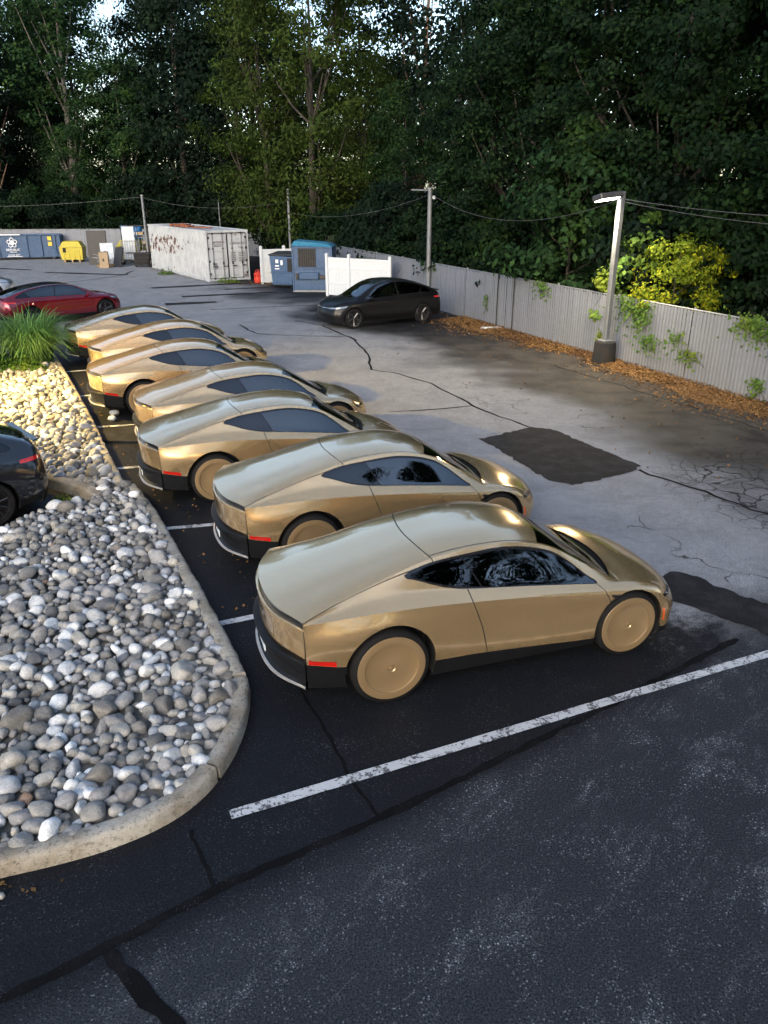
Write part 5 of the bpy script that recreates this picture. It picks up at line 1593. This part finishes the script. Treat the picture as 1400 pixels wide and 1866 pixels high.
# ------------------------------------------------------------------ shipping container
def container():
    A = Vector((-9.51, 43.33)); B = Vector((-7.2, 44.14)); 
    wd = (B - A).normalized(); ld = Vector((-.545, .838)).normalized()
    r = empty('shipping_container', (A.x, A.y, 0)); tag(r, 'rusty white shipping container with closed doors', 'container')
    r.rotation_euler = (0, 0, math.atan2(ld.y, ld.x))     # local +x runs along the long side away, local -y is the door width
    Lc, Wc, Hc = 9.8, 2.44, 2.62
    def corr(y, out):
        m = MB(); n = 34; V = []
        step = (Lc - .3) / n
        for i in range(n):
            x = .15 + i*step
            for dx, d in ((0, 0), (step*.30, 0), (step*.40, .10), (step*.88, .10)): V.append((x + dx, y + out*(d - .10)))
        V.append((Lc - .15, y - out*.10))
        k = len(V); m.add([(a, b, .16) for a, b in V] + [(a, b, Hc - .10) for a, b in V], [(i, i+1, k+i+1, k+i) for i in range(k-1)])
        return m
    corr(0, 1).build('side_wall', M['container'], r); corr(-Wc, -1).build('side_wall', M['container'], r)
    fr = MB()
    for y in (-.06, -Wc + .06):
        fr.box((Lc/2, y, .08), (Lc, .10, .16), .01); fr.box((Lc/2, y, Hc - .05), (Lc, .09, .11), .01)
        for x in (.07, Lc - .07): fr.box((x, y, Hc/2), (.14, .13, Hc), .012)
        for x in (.085, Lc - .085):
            for z in (.06, Hc - .06): fr.box((x, y, z), (.18, .17, .13), .015)
    for x in (.07, Lc - .07):
        for z in (.08, Hc - .06): fr.box((x, -Wc/2, z), (.12, Wc - .1, .13), .01)
    fr.build('frame', M['container'], r)
    MB().box((Lc/2, -Wc/2, Hc - .04), (Lc - .2, Wc - .16, .03)).build('roof', M['container'], r)
    MB().box((Lc - .12, -Wc/2, Hc/2), (.05, Wc - .2, Hc - .2)).build('end_wall', M['container'], r)
    for q in (0, 1):
        y0 = -.13 - q*1.10; y1 = y0 - 1.06
        d = MB(); yc = (y0 + y1)/2
        d.box((.06, yc, Hc/2 + .01), (.05, 1.05, Hc - .30), .01)
        for z in (.32, .72, 1.14, 1.56, 1.98): d.box((.03, yc, z + .12), (.025, .96, .26), .012)
        door = d.build('door', M['container'], r)
        for y in (yc + .30, yc - .26):
            MB().tube([(-.015, y, .10), (-.015, y, Hc - .08)], .022, 8).build('lock_rod', M['steel_grey'], door, 50)
            h = MB(); h.box((-.03, y - .10, .78 if q == 0 else .80), (.03, .26, .045), .008); h.box((-.03, y, .98), (.04, .07, .10), .01)
            for z in (.16, .9, 1.7, Hc - .16): h.box((-.02, y, z), (.05, .09, .06), .01)
            h.build('handle', M['steel_dark'], door)
        for z in (.4, 1.05, 1.7, 2.25): MB().box((.0, y0 - .01 if q == 0 else y1 + .01, z), (.05, .09, .12), .01).build('hinge', M['steel_dark'], door)
        MB().box((.005, -.13 - 1.08, Hc/2), (.02, .035, Hc - .36), .004).build('door_seal', M['black_plastic'], door) if q == 0 else None
    for y in (-.105, -Wc + .105): MB().box((.004, y, Hc/2), (.02, .03, Hc - .34), .004).build('door_seal', M['black_plastic'], r)
    for z in (.155, Hc - .145): MB().box((.004, -Wc/2, z), (.02, Wc - .26, .025), .004).build('door_seal', M['black_plastic'], r)
    # lettering and marks on the doors (reads from the door side, i.e. from local -x)
    def text(s, y, z, size, mat):
        cu = bpy.data.curves.new('lettering', 'FONT'); cu.body = s; cu.size = size; cu.extrude = .002; cu.align_x = 'LEFT'
        tmp = bpy.data.objects.new('t', cu); COL.objects.link(tmp)
        dg = bpy.context.evaluated_depsgraph_get(); me = bpy.data.meshes.new_from_object(tmp.evaluated_get(dg))
        bpy.data.objects.remove(tmp); bpy.data.curves.remove(cu)
        o = link('lettering', me, mat, r); o.location = (-.012, y, z)
        o.rotation_euler = (rad(90), 0, rad(-90)); return o
    text('NATIONAL', -.33, 1.98, .15, M['maroon_print'])
    for k in range(2): MB().box((-.012, -.62 - .04*k, 1.90 - k*.08), (.004, .56 - .14*k, .035)).build('printed_line', M['grey_print'], r)
    text('NMDU', -1.34, 1.90, .15, M['grey_print']); text('331879', -1.78, 1.90, .15, M['grey_print']); text('4310', -1.80, 1.70, .15, M['grey_print'])
    for k in range(6):
        MB().box((-.012, -1.52, 1.47 - k*.09), (.004, .30 - .05*(k % 2), .045)).build('printed_line', M['grey_print'], r)
        MB().box((-.012, -2.02, 1.47 - k*.09), (.004, .42 - .06*((k+1) % 2), .045)).build('printed_line', M['grey_print'], r)
    MB().box((-.012, -.43, .82), (.006, .26, .30), .002).build('data_plate', M['grey_print'], r)
    # heap of rusty sheet and leaves on the roof
    return r, ld, wd
cont, c_ld, c_wd = container()
jn = MB(); rj = random.Random(3)
base = Vector((-9.51, 43.33)) + c_ld*5.4 + c_wd*.7
for k in range(16):
    p = base + c_ld*rj.uniform(-2.4, 2.2) + c_wd*rj.uniform(-.3, .6)
    jn.box((p.x, p.y, 2.63 + rj.uniform(.0, .07)), (rj.uniform(.3, 1.1), rj.uniform(.06, .3), rj.uniform(.03, .08)), .006, Matrix.Rotation(rj.uniform(0, 3.1), 4, 'Z'))
tag(jn.build('scrap_heap', plain('rusty_scrap', (.22, .07, .03), .85, var=.35)), 'rust red scrap lying on the container roof', 'scrap')

# ------------------------------------------------------------------ white vinyl enclosure
def vinyl(a, b, posts, label, h=1.80):
    a, b = Vector(a), Vector(b); d = (b - a).normalized(); L = (b - a).length; rz = math.atan2(d.y, d.x)
    r = empty('vinyl_fence', (a.x, a.y, 0), rz); tag(r, label, 'fence')
    for t in posts:
        m = MB(); m.box((t*L, 0, (h + .06)/2), (.13, .13, h + .06), .008); m.build('post', M['vinyl'], r)
        MB().lathe([(.105, h + .06), (.105, h + .085), (.07, h + .11), (.001, h + .145)], 4, Matrix.Translation((t*L, 0, 0)) @ Matrix.Rotation(rad(45), 4, 'Z')).build('post_cap', M['vinyl'], r)
    for p, q in zip(posts, posts[1:]):
        x0, x1 = p*L + .065, q*L - .065; w = x1 - x0; c = (x0 + x1)/2
        for z in (.12, .62, 1.32, h - .1): 
            MB().box((c, 0, z), (w, .06, .11 if z != .62 else .08), .006).build('rail', M['vinyl'], r)
        n = max(1, round(w / .15)); bw = w/n
        for k in range(n):
            MB().box((x0 + (k+.5)*bw, 0, h/2), (bw - .006, .024, h - .2), .003).build('board', M['vinyl'], r)
vinyl((-2.66, 37.5), (.27, 35.75), [0, .36, 1], 'right white vinyl screen standing behind the black crossover')
vinyl((-6.45, 42.3), (-4.6, 43.1), [0, .62, 1], 'left white vinyl screen beside the red bucket')

# ------------------------------------------------------------------ blue dumpsters
def compactor():
    r = empty('blue_compactor', (-4.45, 39.0, 0), rad(-3)); tag(r, 'tall blue compactor dumpster with cyan top and grille', 'dumpster')
    D = M['dumpster_blue']
    b = MB(); W, Dp, H = 1.95, 1.7, 2.10
    b.box((W/2, Dp/2, H/2 + .05), (W, Dp, H), .03); b.build('body', D, r)
    t = MB(); t.add([(-.04, -.05, 2.15), (W+.04, -.05, 2.10), (W+.04, Dp, 2.10), (-.04, Dp, 2.15), (.12, .15, 2.36), (W-.25, .15, 2.24), (W-.25, Dp-.15, 2.24), (.12, Dp-.15, 2.36)],
                    [(0, 1, 5, 4), (1, 2, 6, 5), (2, 3, 7, 6), (3, 0, 4, 7), (4, 5, 6, 7), (3, 2, 1, 0)]); t.build('lid', M['lid_cyan'], r)
    g = MB(); g.box((.72, -.012, 1.62), (.86, .03, .86), .005); gr = g.build('grille_recess', M['gap'], r)
    for k in range(8): MB().box((.34 + k*.108, -.035, 1.62), (.05, .03, .84), .006).build('grille_bar', M['steel_dark'], gr)
    for z in (1.12, .12, 2.06): MB().box((W/2, -.02, z), (W + .02, .05, .06), .008).build('rib', D, r)
    for x in (.03, W - .03): MB().box((x, -.02, 1.08), (.08, .05, 2.05), .008).build('rib', D, r)
    MB().box((.82, -.09, .78), (.95, .16, .32), .02).build('fork_pocket', M['pale_panel'] if False else D, r)
    MB().box((1.52, -.06, .72), (.42, .10, .16), .01).build('latch', M['steel_dark'], r); MB().box((.22, -.05, .74), (.12, .1, .3), .01).build('latch', M['steel_dark'], r)
    m = MB()
    for a in range(4): m.tube([(W - .1 - a*.12, Dp*.7, 2.2), (W - .05 - a*.12, Dp*.7, 2.55)], .012, 5)
    m.build('rails', M['steel_dark'], r)
    MB().box((W/2, .02, .06), (W + .03, .08, .11), .01).build('skid', M['steel_grey'], r)
compactor()
def small_dumpster():
    r = empty('blue_dumpster', (-5.72, 41.0, 0), rad(-14)); tag(r, 'small dark blue dumpster with black lid left of the tall one', 'dumpster')
    D = M['dumpster_blue']
    b = MB(); b.add([(0, 0, .12), (1.05, 0, .12), (1.05, 1.2, .12), (0, 1.2, .12), (-.1, -.05, 1.55), (1.15, -.05, 1.5), (1.15, 1.25, 1.6), (-.1, 1.25, 1.65)],
                    [(0, 1, 5, 4), (1, 2, 6, 5), (2, 3, 7, 6), (3, 0, 4, 7), (3, 2, 1, 0), (4, 5, 6, 7)]); b.build('body', D, r)
    MB().box((.52, .6, 1.62), (1.34, 1.4, .07), .02, Matrix.Rotation(rad(3), 4, 'X')).build('lid', M['dumpster_black'], r)
    MB().box((.98, -.045, 1.08), (.26, .03, .72), .01).build('side_opening', M['gap'], r)
    for z in (.75, .2): MB().box((.52, -.05, z), (1.16, .05, .06), .01).build('rib', D, r)
    for x in (.05, .95): MB().tube([(x, .15, .08), (x, .22, .08)], .08, 12).build('castor', M['rubber'], r)
    for k, (x, z, w, h) in enumerate([(.30, 1.28, .14, .16), (.30, 1.06, .20, .05), (.55, 1.22, .10, .22), (.30, .92, .24, .04)]):
        MB().box((x, -.052 + .004*0, z), (w, .012, h), .002).build('sticker', M['white_mark'], r)
small_dumpster()
def red_bucket():
    o = empty('red_bucket', (-6.75, 43.0, 0)); tag(o, 'red plastic drum on the ground by the container', 'bucket')
    MB().lathe([(.001, 0), (.22, 0), (.24, .05), (.25, .25), (.24, .42), (.255, .44), (.255, .47), (.22, .49), (.1, .55), (.06, .60), (.001, .60)], 20).build('body', M['red_plastic'], o, 40)
    MB().tube([(-.2, 0, .5), (-.12, 0, .66), (.12, 0, .66), (.2, 0, .5)], .016, 6).build('handle', M['red_plastic'], o, 40)
red_bucket()

# ------------------------------------------------------------------ far left corner: roll-off dumpster, bins, scrap
def flower(cx, cz, y, s, parent):
    """white five-petalled star emblem: outlined petals round a star"""
    m = MB()
    for k in range(5):
        a = math.pi/2 + k*2*math.pi/5; c = (cx + .62*s*math.cos(a), cz + .62*s*math.sin(a)); n = 20; R, r = .40*s, .29*s
        V = []
        for q in range(n):
            b = 2*math.pi*q/n
            V += [(c[0] + R*math.cos(b), y, c[1] + R*math.sin(b)), (c[0] + r*math.cos(b), y, c[1] + r*math.sin(b))]
        m.add(V, [(2*q, 2*q+1, (2*q+3) % (2*n), (2*q+2) % (2*n)) for q in range(n)])
    V = [(cx, y - .003, cz)]
    for k in range(10):
        a = math.pi/2 + k*math.pi/5; rr = (.58 if k % 2 == 0 else .24)*s; V.append((cx + rr*math.cos(a), y - .003, cz + rr*math.sin(a)))
    m.add(V, [(0, 1 + k, 1 + (k+1) % 10) for k in range(10)])
    m.build('emblem', M['white_mark'], parent)
def rolloff():
    r = empty('rolloff_dumpster', (-30.2, 56.3, 0), rad(14)); tag(r, 'long blue roll-off dumpster with white star emblem', 'dumpster')
    D = M['dumpster_blue']; L, W, H = 7.3, 2.4, 1.62
    m = MB(); m.box((L/2, .04, H/2 + .1), (L, .06, H - .1), .01); m.box((L/2, W - .04, H/2 + .1), (L, .06, H - .1), .01)
    m.box((.04, W/2, H/2 + .1), (.06, W - .12, H - .1), .01); m.box((L - .04, W/2, H/2 + .1), (.06, W - .12, H - .1), .01); m.box((L/2, W/2, .2), (L - .1, W - .1, .06))
    m.build('body', D, r)
    for y in (0, W): MB().box((L/2, y, H + .06), (L + .1, .14, .12), .02).build('top_rim', D, r)
    for k in range(8): MB().box((.35 + k*.94, -.035, H/2 + .12), (.12, .09, H - .14), .015).build('rib', D, r)
    for k in range(4): MB().box((L + .035, .3 + k*.6, H/2 + .12), (.09, .12, H - .14), .015).build('rib', D, r)
    for z in (.5, 1.05, 1.6): MB().box((L + .07, W/2, z), (.06, W + .05, .09), .015).build('rail', D, r)
    MB().box((L/2, W/2, .07), (L - .4, 1.0, .14), .02).build('skid', M['steel_dark'], r)
    for x in (.6, L - .6): MB().tube([(x, .1, .1), (x, .3, .1)], .1, 14).build('roller', M['steel_dark'], r, 40)
    flower(4.1, 1.16, -.085, .34, r)
    def text(s, x, z, size):
        cu = bpy.data.curves.new('lettering', 'FONT'); cu.body = s; cu.size = size; cu.extrude = .002; cu.align_x = 'CENTER'
        tmp = bpy.data.objects.new('t', cu); COL.objects.link(tmp)
        dg = bpy.context.evaluated_depsgraph_get(); me = bpy.data.meshes.new_from_object(tmp.evaluated_get(dg))
        bpy.data.objects.remove(tmp); bpy.data.curves.remove(cu)
        o = link('lettering', me, M['white_mark'], r); o.location = (x, -.088, z); o.rotation_euler = (rad(90), 0, 0)
    text('REPUBLIC', 4.1, .62, .21); text('SERVICES', 4.1, .50, .11); text('610 265 6337', 4.12, .30, .14)
    MB().box((4.15, -.084, .24), (1.0, .006, .03)).build('printed_line', M['white_mark'], r)
    MB().box((3.7, -.06, H + .07), (2.0, .10, .06), .004).build('printed_band', M['white_mark'], r)
    for z in (1.42, 1.05): MB().box((6.6, -.084, z), (.26, .006, .26), .002).build('warning_sticker', M['yellow_mark'], r)
rolloff()
def yellow_bin(x, y, rz, s, label):
    r = empty('yellow_bin', (x, y, 0), rz); tag(r, label, 'bin'); r.scale = (s, s, s)
    b = MB(); 
    prof = [(.0, .12, .05), (.0, .16, .0), (.62, .16, -.03), (1.02, .16, -.06), (1.38, .30, .10)]
    V = []
    for (z, e, o) in [(.18, .0, 0), (.75, -.05, 0), (1.02, -.06, 0), (1.40, .16, 0), (1.43, .22, 0)]:
        V += [(e, e, z), (1.45 - e, e, z), (1.45 - e, 1.25 - e, z), (e, 1.25 - e, z)]
    fs = [(3, 2, 1, 0)] + [(q*4 + k, q*4 + (k+1) % 4, q*4 + 4 + (k+1) % 4, q*4 + 4 + k) for q in range(4) for k in range(4)] + [(16, 17, 18, 19)]
    b.add(V, fs); b.build('body', M['yellow_plastic'], r)
    for k in range(4): MB().box((.2 + k*.36, -.012 - .02, .55), (.06, .05, .72), .01).build('rib', M['yellow_plastic'], r)
    MB().box((.72, .6, 1.03), (1.62, 1.42, .05), .015).build('rim', M['yellow_plastic'], r)
    MB().box((.28, -.07, .85), (.22, .01, .34), .002, None).build('marking', M['black_plastic'], r)
    for k in range(3): MB().box((.2 + k*.52, .6, .09), (.12, 1.2, .17), .01).build('skid', M['wood'], r)
yellow_bin(-22.1, 55.3, rad(8), .95, 'yellow spill bin on wooden skids at the left end of the clutter')
yellow_bin(-18.4, 56.0, rad(-10), 1.0, 'yellow bin half hidden behind the leaning black boards')
yellow_bin(-16.6, 57.6, rad(5), .9, 'yellow bin behind the wire carts')
def board(x, y, rz, w, h, th, tilt, mat, label, name='leaning_board'):
    r = empty(name, (x, y, 0), rz); tag(r, label, 'board')
    f = MB().box((0, 0, h/2), (w, th, h), .008); o = f.build('panel', M[mat], r); o.rotation_euler = (rad(tilt), 0, 0)
    e = MB()
    for sx in (-1, 1): e.box((sx*(w/2 - .03), th/2 + .02, h/2), (.06, .04, h - .02), .006)
    e.box((0, th/2 + .02, h - .04), (w - .14, .04, .06), .006); o2 = e.build('backing_frame', M['steel_dark'], r); o2.rotation_euler = (rad(tilt), 0, 0)
board(-18.9, 53.4, rad(5), 1.25, 2.15, .08, -4, 'black_board', 'tall black board standing right of the left yellow bin')
board(-18.05, 52.7, rad(18), .80, 1.45, .04, -14, 'pale_panel', 'pale glass panel leaning against the black board')
board(-17.3, 52.0, rad(-35), .75, 1.25, .06, -18, 'black_board', 'dark board leaning behind the cardboard box')
bx = empty('cardboard_box', (-17.85, 51.4, 0), rad(12)); tag(bx, 'tall brown cardboard box on the asphalt', 'box')
MB().box((0, 0, .48), (.55, .45, .95), .01).build('carton', M['cardboard'], bx)
for s in (-1, 1): MB().box((s*.17, 0, .985), (.28, .46, .012), .002, Matrix.Rotation(rad(14*s), 4, 'Y')).build('flap', M['cardboard'], bx)
MB().box((-.02, -.229, .50), (.10, .006, .18), .002).build('printed_mark', M['black_board'], bx)
def drum(x, y, z, label):
    r = empty('blue_drum', (x, y, z)); tag(r, label, 'drum', 'blue drums')
    MB().lathe([(.001, 0), (.27, 0), (.29, .03), (.29, .28), (.30, .30), (.29, .32), (.29, .58), (.30, .60), (.29, .62), (.29, .85), (.27, .88), (.001, .88)], 24).build('barrel', M['blue_drum'], r, 40)
    MB().lathe([(.292, .36), (.292, .54)], 24).build('paper_label', M['pale_panel'], r, 40)
drum(-18.0, 56.7, 1.42, 'left blue drum standing on the yellow bin'); drum(-17.15, 56.9, 1.36, 'right blue drum standing on the yellow bin')
def wire_cart(x, y, rz, w, label, h=1.5):
    r = empty('wire_cart', (x, y, 0), rz); tag(r, label, 'cart')
    MB().box((w/2, .3, .28), (w, .65, .05), .01).build('deck', M['steel_dark'], r)
    for (a, b) in ((0, 0), (w, 0), (0, .6), (w, .6)):
        MB().tube([(a, b, .1), (a, b, h)], .03, 6).build('upright', M['steel_grey'], r, 50)
        MB().tube([(a, b - .03, .09), (a, b + .03, .09)], .09, 12).build('castor', M['rubber'], r, 40)
    for y_ in (0, .6):
        for z in (.75, h - .02): MB().tube([(0, y_, z), (w, y_, z)], .014, 6).build('rail', M['steel_grey'], r, 50)
    for k in range(1, int(w/.16)): MB().tube([(k*.16, .6, .3), (k*.16, .6, h)], .014, 5).build('bar', M['steel_grey'], r, 50)
wire_cart(-17.3, 53.4, rad(10), 1.0, 'left grey wire cart among the clutter'); wire_cart(-16.1, 53.4, rad(-4), 1.1, 'right wire cart nearest the container', 1.75)
def black_chest():
    r = empty('black_chest', (-16.1, 51.9, 0), rad(8)); tag(r, 'black wheeled tool chest beside the container', 'tool chest')
    MB().box((.5, .3, .45), (1.0, .6, .72), .02).build('body', M['black_board'], r)
    for k in range(3): MB().box((.5, -.012, .25 + k*.22), (.92, .02, .19), .006).build('drawer', M['black_plastic'], r)
    MB().box((.5, .3, .85), (1.9, .7, .05), .01).build('worktop', M['steel_dark'], r)
    for a in (.1, .9): MB().tube([(a, .05, .07), (a, .12, .07)], .07, 12).build('castor', M['rubber'], r, 40)
black_chest()
def tyre(x, y, rz, label):
    o = empty('spare_tyre', (x, y, .33), rz); tag(o, label, 'tyre')
    MB().lathe([(.19, -.09), (.28, -.11), (.33, -.08), (.335, 0), (.33, .08), (.28, .11), (.19, .09), (.19, -.09)], 30, Matrix.Rotation(rad(84), 4, 'X')).build('tread', M['rubber'], o, 40)
    MB().lathe([(.19, -.05), (.17, .0), (.05, .02), (.001, .02)], 24, Matrix.Rotation(rad(84), 4, 'X')).build('rim', M['steel_dark'], o, 40)
tyre(-14.85, 51.7, rad(14), 'loose tyre leaning beside the tool chest')
def rack():
    r = empty('storage_rack', (-17.6, 54.6, 0), rad(5)); tag(r, 'dark metal rack with a pale door left of the container', 'rack')
    for a in (0, .95, 1.75):
        for b in (0, .6): MB().tube([(a, b, 0), (a, b, 2.45)], .03, 6).build('upright', M['steel_dark'], r, 50)
    for z in (.5, 1.1, 1.7, 2.4): MB().box((.9, .3, z), (1.85, .66, .04), .006).build('shelf', M['steel_dark'], r)
    MB().box((.45, -.02, 1.25), (.80, .03, 2.2), .01).build('pale_door', M['pale_panel'], r)
    for k, (x, z) in enumerate([(1.3, .62), (1.5, 1.25), (1.25, 1.82)]): MB().box((x, .25, z + .08), (.35, .4, .2), .02).build('carton', M['cardboard' if k else 'pale_panel'], r)
rack()
def pallet_junk():
    r = empty('scrap_pallet', (-18.6, 52.0, 0), rad(6)); tag(r, 'pallet of tangled scrap metal in front of the black board', 'pallet')
    for k in range(6): MB().box((.1 + k*.2, .45, .13), (.14, .95, .022), .004).build('deck_board', M['wood'], r)
    for k in range(3): MB().box((.6, .08 + k*.37, .06), (1.2, .09, .10), .006).build('bearer', M['wood'], r)
    m = MB(); q = random.Random(8)
    for k in range(26):
        a = Vector((q.uniform(.05, 1.15), q.uniform(.05, .9), q.uniform(.15, .55))); b = a + Vector((q.gauss(0, .3), q.gauss(0, .2), q.gauss(0, .2)))
        b.z = max(b.z, .16); m.tube([a, (a + b)/2 + Vector((0, 0, .06)), b], .018, 5)
    m.build('scrap', M['steel_grey'], r, 40)
pallet_junk()
# a pale plank at the fence foot and a few leaves of paper
pk = fpt(11.8, -.4)
tag(MB().box((pk[0], pk[1], .05), (.75, .14, .06), .006, Matrix.Rotation(rad(10), 4, 'Z')).build('white_plank', M['vinyl']), 'short white plank lying in leaves at the fence foot', 'plank')
